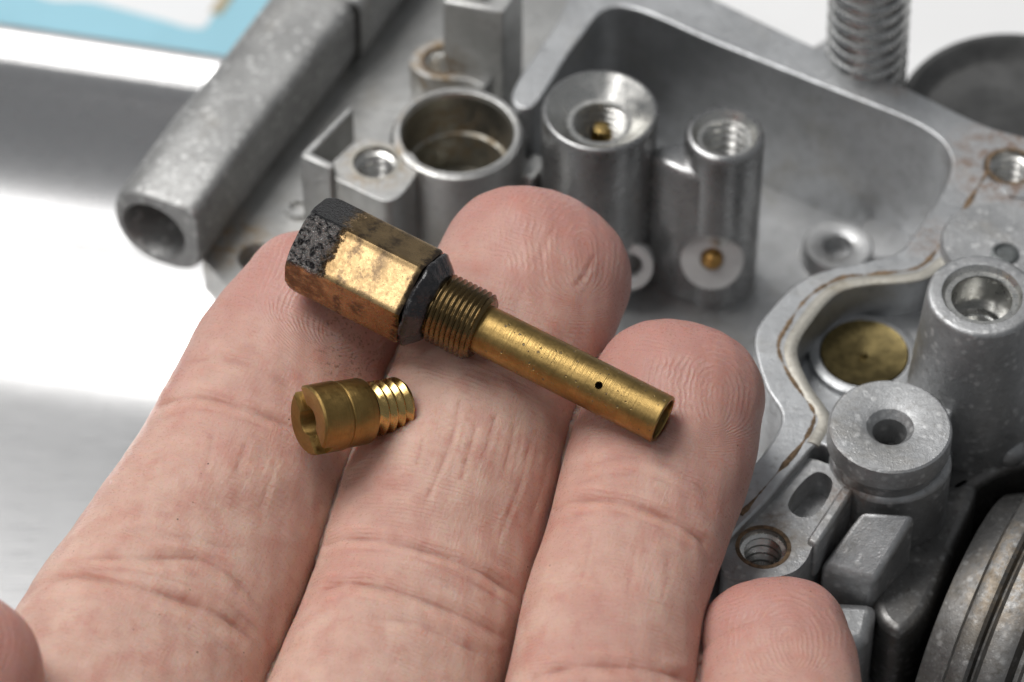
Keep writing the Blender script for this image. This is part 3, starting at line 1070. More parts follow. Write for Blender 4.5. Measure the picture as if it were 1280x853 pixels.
def emulsion_tube():
    t = thing('emulsion_tube', 'long brass emulsion tube with tarred hexagon head, black collar and fine thread', 'carburettor jet', tuple(JA))
    M = frame(JA, JX, UP)
    I = Matrix.Identity(4)
    part_local('hex_head', hex_mesh(I), hex_brass(), t, M)
    # black sealing washer: follows the hexagon then slopes down to the thread
    prof = [(0.50, 0.0), (0.93, 0.006), (1.0, 0.03), (1.0, 0.055), (0.93, 0.085), (0.85, 0.125), (0.76, 0.165), (0.70, 0.178), (0.5, 0.18)]
    V, F = [], []
    n = 96
    for r, z in prof:
        for i in range(n):
            a = 2 * math.pi * i / n
            b = ((a - HEX_ROT) % (math.pi / 3)) - math.pi / 6
            hr_ = R_HEX * math.cos(math.pi / 6) / math.cos(b)
            rr = (hr_ * 0.45 + R_HEX * 0.55 * 0.97) * r * (0.99 + 0.014 * math.sin(5 * a + 1) + 0.012 * math.sin(11 * a) + 0.006 * math.sin(23 * a))
            V.append(Vector((rr * math.cos(a), rr * math.sin(a), HEXL + z + 0.006 * math.sin(7 * a))))
    for j in range(len(prof) - 1):
        for i in range(n):
            k = (i + 1) % n
            F.append((j * n + i, j * n + k, (j + 1) * n + k, (j + 1) * n + i))
    part_local('sealing_collar', mesh(V, F), black_gum(), t, M, 50)
    part_local('threaded_shank', helix_thread(R_THR * 0.90, R_THR, HEXL + 0.17, T1, 0.047, I), M_thread, t, M, 85)
    # core below the thread, closes both ends
    part_local('shank_core', lathe([(R_THR * 0.4, HEXL + 0.15), (R_THR * 0.88, HEXL + 0.15), (R_THR * 0.9, T1 - 0.005), (R_THR * 0.86, T1 + 0.012), (R_TUBE * 0.9, T1 + 0.014)], I, 72), M_thread, t, M, 30)
    # tube with one cross hole: grid opened where the hole is, rim drawn to its circle
    hole_z = JL - 86 * S * 1.0
    hole_dir = -FWD + 0.08 * UP
    ml = M.to_3x3().inverted() @ hole_dir
    ha = math.atan2(ml.y, ml.x)
    hr_ = 5.0 * S
    n = 120
    zs = list(np.linspace(T1 - 0.02, hole_z - 0.1, 40)) + list(np.linspace(hole_z - 0.09, hole_z + 0.09, 29)) + list(np.linspace(hole_z + 0.1, JL - 0.02, 20))
    prof_end = [(R_TUBE, JL - 0.012), (R_TUBE - 0.008, JL), (R_TUBE * 0.86, JL), (R_TUBE * 0.83, JL - 0.01), (R_TUBE * 0.80, JL - 0.40)]
    bm = bmesh.new()
    rows = []
    for z in zs:
        rows.append([bm.verts.new((R_TUBE * math.cos(2 * math.pi * i / n), R_TUBE * math.sin(2 * math.pi * i / n), z)) for i in range(n)])
    for r, z in prof_end:
        rows.append([bm.verts.new((r * math.cos(2 * math.pi * i / n), r * math.sin(2 * math.pi * i / n), z)) for i in range(n)])

    def dist(v):
        a = math.atan2(v.co.y, v.co.x) - ha
        a = (a + math.pi) % (2 * math.pi) - math.pi
        return a * R_TUBE, v.co.z - hole_z
    rim = []
    for j in range(len(rows) - 1):
        for i in range(n):
            k = (i + 1) % n
            vs = (rows[j][i], rows[j][k], rows[j + 1][k], rows[j + 1][i])
            if j < len(zs) - 1:
                ds = [math.hypot(*dist(v)) for v in vs]
                if min(ds) < hr_ * 1.15:
                    continue
            bm.faces.new(vs)
    edge = [e for e in bm.edges if e.is_boundary and all(math.hypot(*dist(v)) < 0.1 for v in e.verts) and e.verts[0].co.z < JL - 0.1 and e.verts[0].co.z > T1 + 0.1
            and math.hypot(e.verts[0].co.x, e.verts[0].co.y) > R_TUBE * 0.95]
    rv = {v for e in edge for v in e.verts}
    for v in rv:
        du, dz = dist(v)
        q = math.hypot(du, dz) or 1
        du, dz = du / q * hr_, dz / q * hr_
        a = ha + du / R_TUBE
        v.co = Vector((R_TUBE * math.cos(a), R_TUBE * math.sin(a), hole_z + dz))
    if edge:
        ret = bmesh.ops.extrude_edge_only(bm, edges=edge)
        for v in [g for g in ret['geom'] if isinstance(g, bmesh.types.BMVert)]:
            v.co.x *= 0.83
            v.co.y *= 0.83
    bmesh.ops.delete(bm, geom=[v for v in bm.verts if not v.link_faces], context='VERTS')
    me = bpy.data.meshes.new('tube')
    bmesh.ops.recalc_face_normals(bm, faces=bm.faces)
    bm.to_mesh(me)
    bm.free()
    part_local('drilled_tube', me, M_tube, t, M, 30)
    # grains of dirt stuck to the tube
    V, F = [], []
    for _ in range(34):
        z = random.uniform(T1 + 0.1, JL - 0.03)
        if random.random() < 0.5:
            z = random.uniform(JL - 0.75, JL - 0.02)
        a = ha + random.uniform(-1.25, 1.25)
        r = random.uniform(0.004, 0.0095)
        c_ = Vector((R_TUBE * math.cos(a), R_TUBE * math.sin(a), z))
        k = len(V)
        for d in ((1, 0, 0), (-1, 0, 0), (0, 1, 0), (0, -1, 0), (0, 0, 1), (0, 0, -1)):
            V.append(c_ + Vector(d) * r * random.uniform(0.7, 1.3))
        for f in ((0, 2, 4), (2, 1, 4), (1, 3, 4), (3, 0, 4), (2, 0, 5), (1, 2, 5), (3, 1, 5), (0, 3, 5)):
            F.append(tuple(k + i for i in f))
    g = part_local('grit', mesh(V, F), simple('grit', (0.16, 0.12, 0.07), 0.5, 0.2, 0.4, 30), t, M)
    g['kind'] = 'stuff'


emulsion_tube()

R_KH = 44 * S
R_KT = 34 * S
KH = KL * 0.585


def main_jet():
    t = thing('main_jet', 'small stubby brass jet with slotted head and coarse thread, resting between two fingers', 'carburettor jet', tuple(KA))
    M = frame(KA, KX, UP)
    I = Matrix.Identity(4)
    # slotted head: solid of revolution cut by a screwdriver slot and a central bore
    sw, sdep, sd = R_KH * 0.235, 0.10, math.radians(-24)
    rb_ = R_KH * 0.44
    prof = [(rb_, 0.34), (rb_, 0.0), (R_KH * 0.94, 0.0), (R_KH, 0.016)]
    for z, r in ((0.262, 1.0), (0.270, 0.98), (0.276, 0.93), (0.286, 0.93), (0.292, 0.955), (0.305, 0.965), (KH - 0.03, 0.96), (KH - 0.008, 0.935), (KH, 0.89)):
        prof.append((R_KH * r, z))
    prof = [(0, 0.34)] + prof + [(0, KH)]
    me = lathe(prof, I, 128)
    bm = bmesh.new(); bm.from_mesh(me); bmesh.ops.recalc_face_normals(bm, faces=bm.faces); bm.to_mesh(me); bm.free()
    head = bpy.data.objects.new('head_blank', me)
    C.objects.link(head)
    L_ = R_KH * 1.3
    bx = [Vector((x, y, z)) for z in (-0.1, sdep) for x, y in ((-L_, -sw), (L_, -sw), (L_, sw), (-L_, sw))]
    cm = mesh(bx, [(3, 2, 1, 0), (4, 5, 6, 7), (0, 1, 5, 4), (1, 2, 6, 5), (2, 3, 7, 6), (3, 0, 4, 7)])
    cm.transform(Matrix.Rotation(sd, 4, 'Z'))
    cutter = bpy.data.objects.new('cutter', cm)
    C.objects.link(cutter)
    bo = head.modifiers.new('slot', 'BOOLEAN')
    bo.operation, bo.solver, bo.object = 'DIFFERENCE', 'EXACT', cutter
    bv = head.modifiers.new('b', 'BEVEL')
    bv.width, bv.segments, bv.limit_method, bv.angle_limit = 0.006, 2, 'ANGLE', math.radians(50)
    dg = bpy.context.evaluated_depsgraph_get()
    dg.update()
    me = bpy.data.meshes.new_from_object(head.evaluated_get(dg))
    bpy.data.objects.remove(head)
    bpy.data.objects.remove(cutter)
    me.materials.clear()
    part_local('slotted_head', me, M_jet, t, M, 28)
    part_local('neck', lathe([(R_KT * 0.5, KH - 0.02), (R_KT * 0.8, KH - 0.01), (R_KT * 0.8, KH + 0.10), (R_KT * 0.84, KL - 0.03), (R_KT * 0.84, KL + 0.003), (R_KT * 0.78, KL + 0.012), (R_KT * 0.42, KL + 0.006), (R_KT * 0.4, KL - 0.2), (0, KL - 0.2)], I, 64), M_jetthread, t, M, 30)
    part_local('threaded_shank', helix_thread(R_KT * 0.84, R_KT * 1.03, KH + 0.05, KL + 0.01, 0.079, I, fade=0.18), M_jetthread, t, M, 85)


main_jet()

# ------------------------------------------------------------------ the hand
# chains from the palm to the tip: measured centre, depth of the palmar surface (mm behind focus), half width
FING = {
    'index': [(60, 1090, -26, 172), (110, 960, -19, 170), (168, 838, -12.5, 162), (240, 704, -6.0, 143), (286, 620, -2.5, 131), (326, 535, 0.8, 124), (366, 455, 4.2, 120), (407, 382, 6.8, 104)],
    'middle': [(380, 1160, -28, 150), (415, 1040, -21, 145), (470, 897, -13.5, 139), (520, 762, -7.5, 132), (559, 623, -2.5, 128), (608, 489, 1.8, 117), (640, 405, 4.2, 121), (668, 342, 7.0, 118)],
    'ring': [(700, 1160, -30, 132), (720, 1040, -24, 124), (748, 880, -15.5, 116), (765, 768, -10.5, 109), (789, 690, -7.2, 107), (826, 574, -2.6, 113), (845, 500, 0.0, 107)],
    'little': [(940, 1180, -32, 116), (955, 1050, -26, 110), (974, 930, -18, 105), (974, 845, -12, 99), (968, 808, -9.5, 93)],
    'thumb': [(-330, 1330, -46, 190), (-220, 1130, -38, 165), (-120, 960, -32, 138), (-72, 850, -27, 124)],
}
CAP = {'index': 84, 'middle': 105, 'ring': 101, 'little': 91, 'thumb': 128}
WIDE = {'index': 6, 'middle': 4, 'ring': 3, 'little': 2, 'thumb': 0, 'palm': 3}
THICK = {'index': 0.80, 'middle': 0.80, 'ring': 0.82, 'little': 0.82, 'thumb': 0.8}


def smooth_line(nodes, n):
    nodes = np.array(nodes, float)
    m = len(nodes)
    t = np.linspace(0, m - 1, n)
    out = []
    for tt in t:
        i = min(int(tt), m - 2)
        u = tt - i
        p1, p2 = nodes[i], nodes[i + 1]
        p0 = nodes[i - 1] if i else 2 * p1 - p2
        p3 = nodes[i + 2] if i + 2 < m else 2 * p2 - p1
        out.append(0.5 * (2 * p1 + (p2 - p0) * u + (2 * p0 - 5 * p1 + 4 * p2 - p3) * u * u + (3 * p1 - p0 - 3 * p2 + p3) * u ** 3))
    return np.array(out)


class Chain:
    def __init__(self, key, nodes, cap, thick, N=160):
        L = smooth_line(nodes, N)
        S_ = np.array([at(x, y, d / 10) for x, y, d, h in L])
        a = np.array([RAD(h + WIDE[key], at(x, y, d / 10 + 0.7)) for x, y, d, h in L])
        T = np.gradient(S_, axis=0)
        T /= np.linalg.norm(T, axis=1)[:, None]
        V = np.array(CAM) - S_
        V /= np.linalg.norm(V, axis=1)[:, None]
        P = V - T * (V * T).sum(1)[:, None]
        P /= np.linalg.norm(P, axis=1)[:, None]
        b = a * thick
        self.C = S_ - V * b[:, None]
        T = np.gradient(self.C, axis=0)
        seg = np.linalg.norm(T, axis=1)
        T /= seg[:, None]
        P = P - T * (P * T).sum(1)[:, None]
        P /= np.linalg.norm(P, axis=1)[:, None]
        self.T, self.P, self.L = T, P, np.cross(T, P)
        self.a, self.b = a, b
        self.cap = RAD(cap, Vector(S_[-1]))
        self.s = np.concatenate([[0], np.cumsum(np.linalg.norm(np.diff(self.C, axis=0), axis=1))])
        self.N = N
        self.key = key

    def rough_mesh(self, V, F, n=40, m=10):
        base = len(V)
        rows = []
        for i in range(0, self.N, 2):
            rows.append((self.C[i], self.L[i], self.P[i], self.T[i], self.a[i], self.b[i], 0.0))
        e = self.N - 1
        for u in np.linspace(0, 1, m + 1)[1:]:
            ang = u * math.pi / 2
            rows.append((self.C[e], self.L[e], self.P[e], self.T[e], self.a[e] * math.cos(ang), self.b[e] * math.cos(ang), self.cap * math.sin(ang)))
        for c, l, p, t, a, b, off in rows[:-1]:
            for k in range(n):
                q = 2 * math.pi * k / n
                V.append(c + l * a * math.cos(q) + p * b * math.sin(q) + t * off)
        nr = len(rows) - 1
        for i in range(nr - 1):
            for k in range(n):
                j = (k + 1) % n
                F.append((base + i * n + k, base + i * n + j, base + (i + 1) * n + j, base + (i + 1) * n + k))
        c, l, p, t, a, b, off = rows[-1]
        V.append(c + t * off)
        for k in range(n):
            F.append((base + (nr - 1) * n + k, base + (nr - 1) * n + (k + 1) % n, len(V) - 1))
        V.append(self.C[0])
        for k in range(n):
            F.append((base + (k + 1) % n, base + k, len(V) - 1))

    def locate(self, X):
        """nearest place on the axis -> normalised radius, frame values"""
        idx = np.empty(len(X), int)
        sub = self.C[::4]
        for k in range(0, len(X), 40000):
            d = ((X[k:k + 40000, None, :] - sub[None]) ** 2).sum(2)
            idx[k:k + 40000] = d.argmin(1) * 4
        f = idx.astype(float)
        step = (self.s[-1]) / (self.N - 1)
        for _ in range(3):
            i = np.clip(np.round(f).astype(int), 0, self.N - 1)
            t = ((X - self.C[i]) * self.T[i]).sum(1)
            f = np.clip(i + t / step, 0, self.N - 1)
        i0 = np.clip(f.astype(int), 0, self.N - 2)
        u = (f - i0)[:, None]
        lerp = lambda A: A[i0] * (1 - u) + A[i0 + 1] * u if A.ndim == 2 else (A[i0] * (1 - u[:, 0]) + A[i0 + 1] * u[:, 0])
        Cc, T, P, Lv, a, b, s = lerp(self.C), lerp(self.T), lerp(self.P), lerp(self.L), lerp(self.a), lerp(self.b), lerp(self.s)
        D = X - Cc
        x, y, t = (D * Lv).sum(1), (D * P).sum(1), (D * T).sum(1)
        t = np.where(f >= self.N - 1.001, np.maximum(t, 0), 0)
        tn = t / self.cap
        xn, yn = np.abs(x / a), np.abs(y / b)
        p = 2.25
        rad = (np.maximum(xn ** p + yn ** p, 1e-9)) ** (1 / p)
        nrm = (np.maximum(rad ** 2.15 + tn ** 2.15, 1e-9)) ** (1 / 2.15)
        return dict(C=Cc, T=T, P=P, L=Lv, a=a, b=b, s=s + t, x=x, y=y, t=t, nrm=nrm, f=f)


chains = {k: Chain(k, v, CAP[k], THICK[k]) for k, v in FING.items()}


def build_hand():
    V, F = [], []
    for c in chains.values():
        c.rough_mesh(V, F)
    # palm, ball of the thumb, heel and wrist: off the picture's lower edge
    palm = [
        [(60, 1090, -26, 172), (150, 1350, -41, 190), (260, 1650, -56, 185), (340, 1850, -64, 175)],
        [(380, 1160, -28, 158), (390, 1400, -42, 170), (400, 1650, -55, 175), (420, 1850, -63, 170)],
        [(700, 1160, -30, 150), (640, 1400, -43, 165), (570, 1650, -55, 170), (520, 1850, -63, 170)],
        [(940, 1180, -32, 138), (830, 1400, -44, 160), (700, 1650, -56, 172), (600, 1850, -64, 175)],
        [(-330, 1330, -46, 190), (-150, 1480, -58, 215), (70, 1650, -66, 220), (300, 1850, -68, 180)],
        [(440, 1780, -60, 250), (460, 2000, -70, 215), (480, 2300, -86, 215)],
    ]
    for p in palm:
        Chain('palm', p[::-1], 60, 0.72, 60).rough_mesh(V, F)
    me = mesh([tuple(v) for v in V], F, 'hand_rough')
    tmp = bpy.data.objects.new('hand_rough', me)
    C.objects.link(tmp)
    r = tmp.modifiers.new('r', 'REMESH')
    r.mode = 'VOXEL'
    r.voxel_size = 0.036
    s = tmp.modifiers.new('s', 'SMOOTH')
    s.factor = 0.5
    s.iterations = 2
    dg = bpy.context.evaluated_depsgraph_get()
    dg.update()
    full = bpy.data.meshes.new_from_object(tmp.evaluated_get(dg))
    bpy.data.objects.remove(tmp)
    bpy.data.meshes.remove(me)
    bm = bmesh.new()
    bm.from_mesh(full)
    # finer where the lens looks closely
    co = np.array([f.calc_center_median() for f in bm.faces])
    nm = np.array([f.normal for f in bm.faces])
    px = project(co)
    vd = np.array(CAM) - co
    vd /= np.linalg.norm(vd, axis=1)[:, None]
    pick = ((nm * vd).sum(1) > -0.25) & (px[:, 0] > -40) & (px[:, 0] < 1320) & (px[:, 1] > 100) & (px[:, 1] < 900)
    faces = [f for f, q in zip(bm.faces, pick) if q]
    edges = list({e for f in faces for e in f.edges})
    bmesh.ops.subdivide_edges(bm, edges=edges, cuts=2, use_grid_fill=True)
    bm.to_mesh(full)
    bm.free()
    n = len(full.vertices)
    X = np.empty(n * 3, np.float32)
    full.vertices.foreach_get('co', X)
    X = X.reshape(-1, 3).astype(float)
    # every vertex to the finger whose skin it lies on
    keys = list(chains)
    val0 = None
    for it in range(5):
        best = np.full(n, 1e9)
        who = np.full(n, -1)
        res = {k: np.zeros((n, 3)) for k in 'CTPL'}
        val = {k: np.zeros(n) for k in ('a', 'b', 's', 'x', 'y', 'nrm', 'f')}
        for ki, kk in enumerate(keys):
            q = chains[kk].locate(X)
            g = (q['nrm'] - 1) * q['b']
            better = g < best
            best = np.where(better, g, best)
            who = np.where(better, ki, who)
            for k in 'CTPL':
                res[k][better] = q[k][better]
            for k in val:
                val[k][better] = q[k][better]
        if it == 0:
            lim = np.where(np.abs(best) < 0.14, 1.0, 0.0)
        w = lim * np.clip((val['f'] - 6) / 30, 0, 1)
        Y = res['C'] + (X - res['C']) / np.maximum(val['nrm'], 0.3)[:, None]
        X = X * (1 - w[:, None]) + Y * w[:, None]
    lim = w
    out = X - res['C']
    out /= np.maximum(np.linalg.norm(out, axis=1), 1e-6)[:, None]
    # ---- folds of the skin, traced where they run
    px = project(X)
    palmar = np.clip((val['y'] / np.maximum(val['b'], 1e-3) + 0.1) / 0.4, 0, 1) * lim
    tipfade = 1.0

    def line_dist(poly, wid):
        """distance to a polyline, in measured units, with its run"""
        pts = smooth_line([(x, y) for x, y in poly], 40)
        lo, hi = pts.min(0) - wid * 4, pts.max(0) + wid * 4
        m = np.where((px > lo).all(1) & (px < hi).all(1))[0]
        d = np.full(n, 1e6)
        run = np.zeros(n)
        side = np.zeros(n)
        if len(m) == 0:
            return d, run, side
        Q = px[m]
        bd = np.full(len(m), 1e6)
        br = np.zeros(len(m))
        bs = np.zeros(len(m))
        for i in range(len(pts) - 1):
            a_, b_ = pts[i], pts[i + 1]
            ab = b_ - a_
            t = np.clip(((Q - a_) @ ab) / (ab @ ab), 0, 1)
            v = Q - (a_ + t[:, None] * ab)
            dd = np.hypot(v[:, 0], v[:, 1])
            u = dd < bd
            bd[u] = dd[u]
            br[u] = ((i + t) / (len(pts) - 1))[u]
            bs[u] = (ab[0] * v[:, 1] - ab[1] * v[:, 0])[u]
        d[m], run[m], side[m] = bd, br, bs
        return d, run, side

    disp = np.zeros(n)
    crease = np.zeros(n)
    wob = np.sin(px[:, 0] * 0.31 + px[:, 1] * 0.17) * 0.8 + np.sin(px[:, 0] * 0.11 - px[:, 1] * 0.23) * 1.2
    FOLDS = [   # finger, line, depth in mm, half width, colour
        ('index', [(186, 512), (215, 500), (255, 497), (320, 516), (365, 536), (425, 560)], 0.34, 5.5, 0.8),
        ('index', [(215, 462), (245, 451), (280, 450), (340, 472), (385, 505)], 0.15, 5, 0.35),
        ('index', [(190, 528), (250, 514), (310, 530), (380, 556)], 0.10, 4, 0.3),
        ('index', [(20, 748), (90, 718), (186, 738), (255, 762), (300, 786), (340, 830)], 0.55, 8, 0.9),
        ('index', [(80, 705), (120, 697), (175, 697), (255, 702), (308, 738), (348, 800)], 0.30, 6, 0.6),
        ('index', [(60, 726), (130, 712), (200, 722), (280, 752), (330, 800)], 0.14, 4, 0.3),
        ('index', [(110, 664), (160, 662), (230, 672), (300, 690)], 0.12, 5, 0.2),
        ('index', [(266, 540), (262, 570), (250, 607)], 0.09, 3.2, 0.4),
        ('index', [(309, 552), (300, 578), (287, 606)], 0.09, 3.2, 0.4),
        ('index', [(342, 574), (336, 600), (324, 640)], 0.07, 3.2, 0.3),
        ('index', [(235, 590), (228, 620), (222, 640)], 0.05, 3, 0.2),
        ('middle', [(400, 684), (430, 674), (473, 676), (552, 695), (616, 724), (660, 758)], 0.40, 5.5, 0.7),
        ('middle', [(396, 700), (440, 690), (490, 692), (552, 711), (606, 738), (645, 766)], 0.16, 4, 0.4),
        ('middle', [(382, 748), (415, 732), (446, 729), (515, 745), (568, 766), (635, 800)], 0.45, 6, 0.8),
        ('middle', [(440, 772), (515, 780), (563, 801), (616, 826)], 0.16, 5, 0.3),
        ('middle', [(420, 632), (470, 612), (520, 618)], 0.10, 5, 0.15),
        ('middle', [(500, 452), (545, 436), (600, 448), (660, 486), (706, 520)], 0.22, 7, 0.4),
        ('middle', [(576, 498), (566, 548), (550, 590), (529, 636)], 0.13, 3.2, 0.7),
        ('middle', [(595, 530), (584, 570), (574, 606)], 0.12, 3, 0.7),
        ('middle', [(619, 516), (611, 548), (600, 580)], 0.10, 3, 0.6),
        ('middle', [(664, 540), (650, 600), (636, 640), (622, 678)], 0.10, 3, 0.5),
        ('middle', [(643, 526), (634, 566), (626, 602)], 0.08, 3, 0.4),
        ('middle', [(531, 548), (527, 566), (522, 586)], 0.09, 3, 0.7),
        ('middle', [(686, 560), (676, 610), (660, 660)], 0.07, 3, 0.3),
        ('ring', [(690, 640), (725, 624), (787, 630), (843, 653), (877, 676), (890, 708)], 0.42, 5.5, 0.9),
        ('ring', [(704, 596), (770, 574), (826, 579), (872, 608), (898, 640)], 0.16, 5.5, 0.35),
        ('ring', [(712, 608), (770, 594), (826, 602), (866, 630)], 0.10, 4, 0.25),
        ('ring', [(700, 650), (760, 640), (820, 660), (866, 690)], 0.08, 4, 0.3),
        ('ring', [(660, 850), (690, 838), (741, 831), (826, 840), (870, 856)], 0.40, 6, 0.8),
        ('ring', [(740, 660), (734, 700), (724, 740)], 0.06, 3, 0.3),
        ('ring', [(796, 670), (790, 710), (782, 750)], 0.06, 3, 0.3),
        ('ring', [(836, 690), (830, 730), (822, 760)], 0.05, 3, 0.2),
        ('middle', [(742, 318), (733, 336), (724, 350), (715, 362)], 0.12, 3, 0.8),
        ('middle', [(693, 282), (680, 310), (674, 330)], 0.06, 3, 0.4),
        ('index', [(205, 478), (190, 500)], 0.1, 4, 0.3),
    ]
    for fk, poly, dep, wid, colr in FOLDS:
        d, run, side = line_dist(poly, wid)
        m = (who == keys.index(fk)) & (d < wid * 5)
        if not m.any():
            continue
        dd = d[m] + wob[m] * 0.35
        taper = np.clip(np.minimum(run[m], 1 - run[m]) / 0.14, 0, 1) ** 0.7
        taper = taper * (0.72 + 0.28 * np.sin(run[m] * 23 + dep * 50))
        prof = 0.48 * np.exp(-(dd / (wid * 0.45)) ** 2) + 0.5 * np.exp(-(dd / (wid * 1.5)) ** 2) - 0.36 * np.exp(-((dd - wid * 2.4) / (wid * 1.1)) ** 2)
        disp[m] -= prof * dep * 0.084 * taper * palmar[m]
        crease[m] = np.maximum(crease[m], colr * np.exp(-(dd / (wid * 0.8)) ** 2) * taper * palmar[m])
    # soft lumps of flesh
    for cx, cy, sx, sy, h in ((300, 590, 80, 50, 0.5), (400, 400, 70, 60, 0.3), (560, 580, 90, 70, 0.5), (800, 750, 80, 50, 0.45), (470, 800, 90, 40, 0.3), (690, 330, 70, 60, 0.4), (880, 500, 60, 60, 0.4)):
        disp += np.exp(-((px[:, 0] - cx) / sx) ** 2 - ((px[:, 1] - cy) / sy) ** 2) * h * 0.1 * palmar
    X = X + out * disp[:, None]
    # low waviness of real skin
    for k in range(10):
        w = rng.normal(size=3) * rng.uniform(3, 11)
        X += out * (np.sin(X @ w + rng.uniform(0, 6)) * 0.0016 * lim)[:, None]
    # ---- flesh gives way under the brass
    def press(A, ax, l0, l1, rad, grow_):
        nonlocal X
        D = X - np.array(A)
        t = D @ np.array(ax)
        rv = D - t[:, None] * np.array(ax)
        rr = np.linalg.norm(rv, axis=1)
        ins = (t > l0 - grow_) & (t < l1 + grow_)
        edge = np.clip(np.minimum(t - l0 + grow_, l1 + grow_ - t) / grow_, 0, 1)
        target = rad * np.sqrt(np.clip(edge, 0, 1))
        m = ins & (rr < target)
        front = np.array(FWD)
        need = np.maximum(target - rr, 0)
        # push along the view side so that the skin ends up behind the metal
        push = rv / np.maximum(rr, 1e-5)[:, None]
        push = np.where(((push @ front) < 0.2)[:, None], front - np.array(ax) * (front @ np.array(ax)), push)
        push /= np.linalg.norm(push, axis=1)[:, None]
        b_ = rv @ push.T if False else (rv * push).sum(1)
        # solve |rv + k push| = target
        kk = -b_ + np.sqrt(np.maximum(b_ ** 2 - rr ** 2 + target ** 2, 0))
        X[m] += push[m] * kk[m][:, None]
        # a soft dent round it
        m2 = ins & (rr >= target) & (rr < target * 1.5) & ((rv @ front) > 0)
        X[m2] += front * (0.012 * (1 - (rr[m2] / target[m2] - 1) / 0.5) ** 2)[:, None]
    press(JA, JX, 0.0, HEXL, R_HEX * 0.93, 0.05)
    press(JA, JX, HEXL, HEXL + 0.2, R_HEX * 0.9, 0.05)
    press(JA, JX, T0 - 0.1, T1, R_THR * 1.0, 0.04)
    press(JA, JX, T1, JL, R_TUBE * 1.0, 0.04)
    press(KA, KX, 0.0, KH, R_KH * 1.0, 0.05)
    press(KA, KX, KH, KL, R_KT * 1.0, 0.04)
    full.vertices.foreach_set('co', X.astype(np.float32).ravel())
    full.update()
    # ---- measures for the skin material
    px = project(X)
    phase = np.zeros(n)
    pm = np.zeros(n)
    T2 = lambda x, y, c, s: (x * c + y * s, -x * s + y * c)
    PR = {   # core of the print, direction of the loops, period, reach
        'middle': ((728, 305), (0.03, 1.0), 7.4, (116, 118)),
        'index': ((440, 372), (-0.55, 0.83), 7.2, (150, 125)),
        'ring': ((892, 488), (-0.08, 1.0), 7.0, (92, 92)),
        'little': ((985, 800), (0.12, 1.0), 6.8, (86, 80)),
        'thumb': ((-60, 800), (0, 1), 8, (90, 90)),
    }
    for kk, (core, dr_, per, reach) in PR.items():
        m = who == keys.index(kk)
        u = np.array(dr_) / np.hypot(*dr_)
        q = px[m] - np.array(core)
        along = q @ u                                    # positive towards the palm
        across = q @ np.array([-u[1], u[0]])
        warp = 5 * np.sin(along * 0.03 + 1) + 3 * np.sin(across * 0.05 + along * 0.02)
        across = across * (1 + 0.0022 * np.clip(along, 0, 160)) + warp * 0.8
        up_ = np.minimum(along, 0) * 0.9
        dist_ = np.sqrt(across ** 2 + up_ ** 2 + 9)
        # far below the core the ridges swing across the finger
        low = 1 / (1 + np.exp(-(along - reach[1] * 0.62) / 10))
        dist2 = along * 0.96 + 0.0028 * across ** 2
        phase[m] = 2 * math.pi * (dist_ * (1 - low) + (dist2 + 40) * low) / per
        rr = np.hypot(across / reach[0], along / reach[1])
        pm[m] = np.clip((1.25 - rr) / 0.5, 0, 1)
    at_ = lambda nm, ty='FLOAT': full.attributes.new(nm, ty, 'POINT')
    at_('ridge_phase').data.foreach_set('value', phase.astype(np.float32))
    at_('ridge_mask').data.foreach_set('value', (pm * palmar).astype(np.float32))
    at_('fold').data.foreach_set('value', crease.astype(np.float32))
    tipness = np.zeros(n)
    for ki, kk in enumerate(keys):
        m = who == ki
        tipness[m] = np.clip(1 - (chains[kk].s[-1] + chains[kk].cap - val['s'][m]) / 2.2, 0, 1)
    at_('tip').data.foreach_set('value', tipness.astype(np.float32))
    sk = np.stack([val['x'] + who * 3.1, val['s'] + who * 1.7, val['y']], 1)
    at_('skin_co', 'FLOAT_VECTOR').data.foreach_set('vector', sk.astype(np.float32).ravel())
    for p in full.polygons:
        p.use_smooth = True
    return full


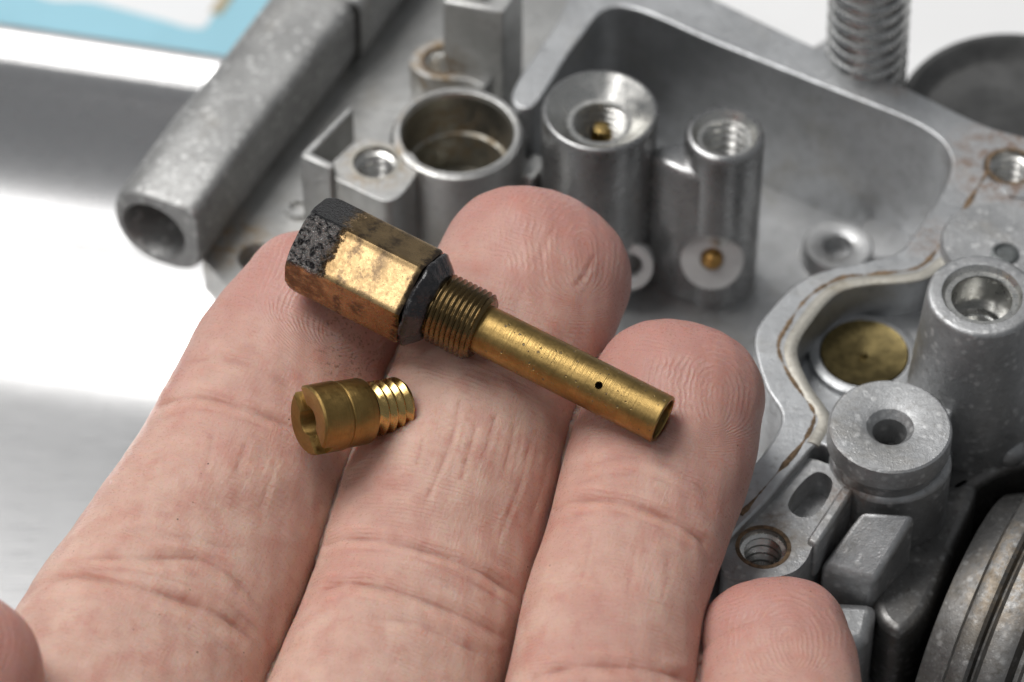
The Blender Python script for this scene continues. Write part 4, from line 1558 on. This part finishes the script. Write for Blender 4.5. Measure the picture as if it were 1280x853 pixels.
def skin():
    k = NT('skin')
    co = k.geo()
    sc = k.attr('skin_co', 'Vector')
    fold = k.attr('fold')
    tip = k.attr('tip')
    big = k.noise(co, 0.9, 3, 0.5)
    mid = k.noise(co, 3.2, 4, 0.6)
    fine = k.noise(co, 22, 4, 0.6)
    base = k.mix(k.ramp(mid, 0.3, 0.7), (0.58, 0.348, 0.28), (0.67, 0.455, 0.37))
    base = k.mix(k.ramp(big, 0.45, 0.65, 0, 0.5), base, (0.55, 0.29, 0.24))
    base = k.mix(k.math('MULTIPLY', tip, 0.95), base, (0.46, 0.225, 0.195))
    mott = k.ramp(k.noise(co, 4.5, 4, 0.6), 0.48, 0.70, 0, 0.4)
    base = k.mix(mott, base, (0.52, 0.23, 0.18))
    base = k.mix(k.math('MULTIPLY', fold, 0.6), base, (0.50, 0.20, 0.14))
    # oily grime picked up from the hexagon
    g0 = k.math('MULTIPLY', k.sphere(at(448, 428, 0.5), 0.62, 0.8), k.ramp(k.noise(co, 30, 4, 0.75), 0.53, 0.66))
    base = k.mix(k.math('MULTIPLY', g0, 0.75), base, (0.10, 0.045, 0.022))
    sp = k.math('MULTIPLY', k.ramp(k.voro(co, 5.0), 0.05, 0.03), k.ramp(k.noise(co, 1.7, 2), 0.52, 0.58))
    base = k.mix(k.math('MULTIPLY', sp, 0.85), base, (0.06, 0.03, 0.02))
    # ridges of the prints and the fine lattice elsewhere
    ph = k.math('ADD', k.attr('ridge_phase'), k.math('MULTIPLY', k.math('SUBTRACT', k.noise(co, 6, 5, 0.65), 0.5), 11.0))
    rid = k.math('MULTIPLY', k.math('SINE', ph), 0.5)
    rm = k.attr('ridge_mask')
    ridge = k.math('MULTIPLY', rid, k.math('MULTIPLY', rm, k.ramp(k.noise(co, 6, 3), 0.36, 0.62, 0.1, 1.0)))
    sx = k.n('ShaderNodeSeparateXYZ')
    k.put(sx.inputs[0], sc)
    wv = k.math('SINE', k.math('ADD', k.math('MULTIPLY', sx.outputs[1], 2 * math.pi / 0.044), k.math('MULTIPLY', k.noise(k.vmul(sc, (3, 6, 4)), 1.0, 4, 0.6), 15.0)))
    wl = k.math('SINE', k.math('ADD', k.math('MULTIPLY', sx.outputs[0], 2 * math.pi / 0.05), k.math('MULTIPLY', k.noise(k.vmul(sc, (8, 4, 5)), 1.0, 4, 0.65), 22.0)))
    wv = k.math('MULTIPLY', wv, k.ramp(k.noise(co, 5, 3), 0.38, 0.62, 0.15, 1))
    grain = k.noise(co, 75, 4, 0.7)
    latt = k.math('ADD', k.math('MULTIPLY', wv, 0.26), k.math('MULTIPLY', wl, 0.09))
    latt = k.math('ADD', latt, k.math('MULTIPLY', grain, 1.2))
    latt = k.math('MULTIPLY', latt, k.math('SUBTRACT', 1.0, k.math('MULTIPLY', rm, 0.55)))
    h = k.math('ADD', k.math('MULTIPLY', ridge, 0.36), k.math('MULTIPLY', latt, 0.75))
    h = k.math('ADD', h, k.math('MULTIPLY', fine, 0.25))
    base = k.mix(k.ramp(ridge, 0.1, 0.5, 0, 0.16), base, (0.72, 0.53, 0.44))
    rg = k.math('ADD', k.ramp(k.noise(co, 40, 3, 0.7), 0.35, 0.65, 0.26, 0.46), 0.0)
    k.set(Base_Color=base, Roughness=rg, Normal=k.bump(h, 0.011, 0.85), Subsurface_Weight=0.9, Subsurface_Scale=0.19)
    k.b.inputs['Subsurface Radius'].default_value = (1.0, 0.32, 0.17)
    k.b.inputs['Specular IOR Level'].default_value = 0.42
    return k.m


hand = link('hand', build_hand(), skin(), smooth=False)
hand['label'] = 'bare left hand, palm up, holding two brass jets across its fingers'
hand['category'] = 'hand'
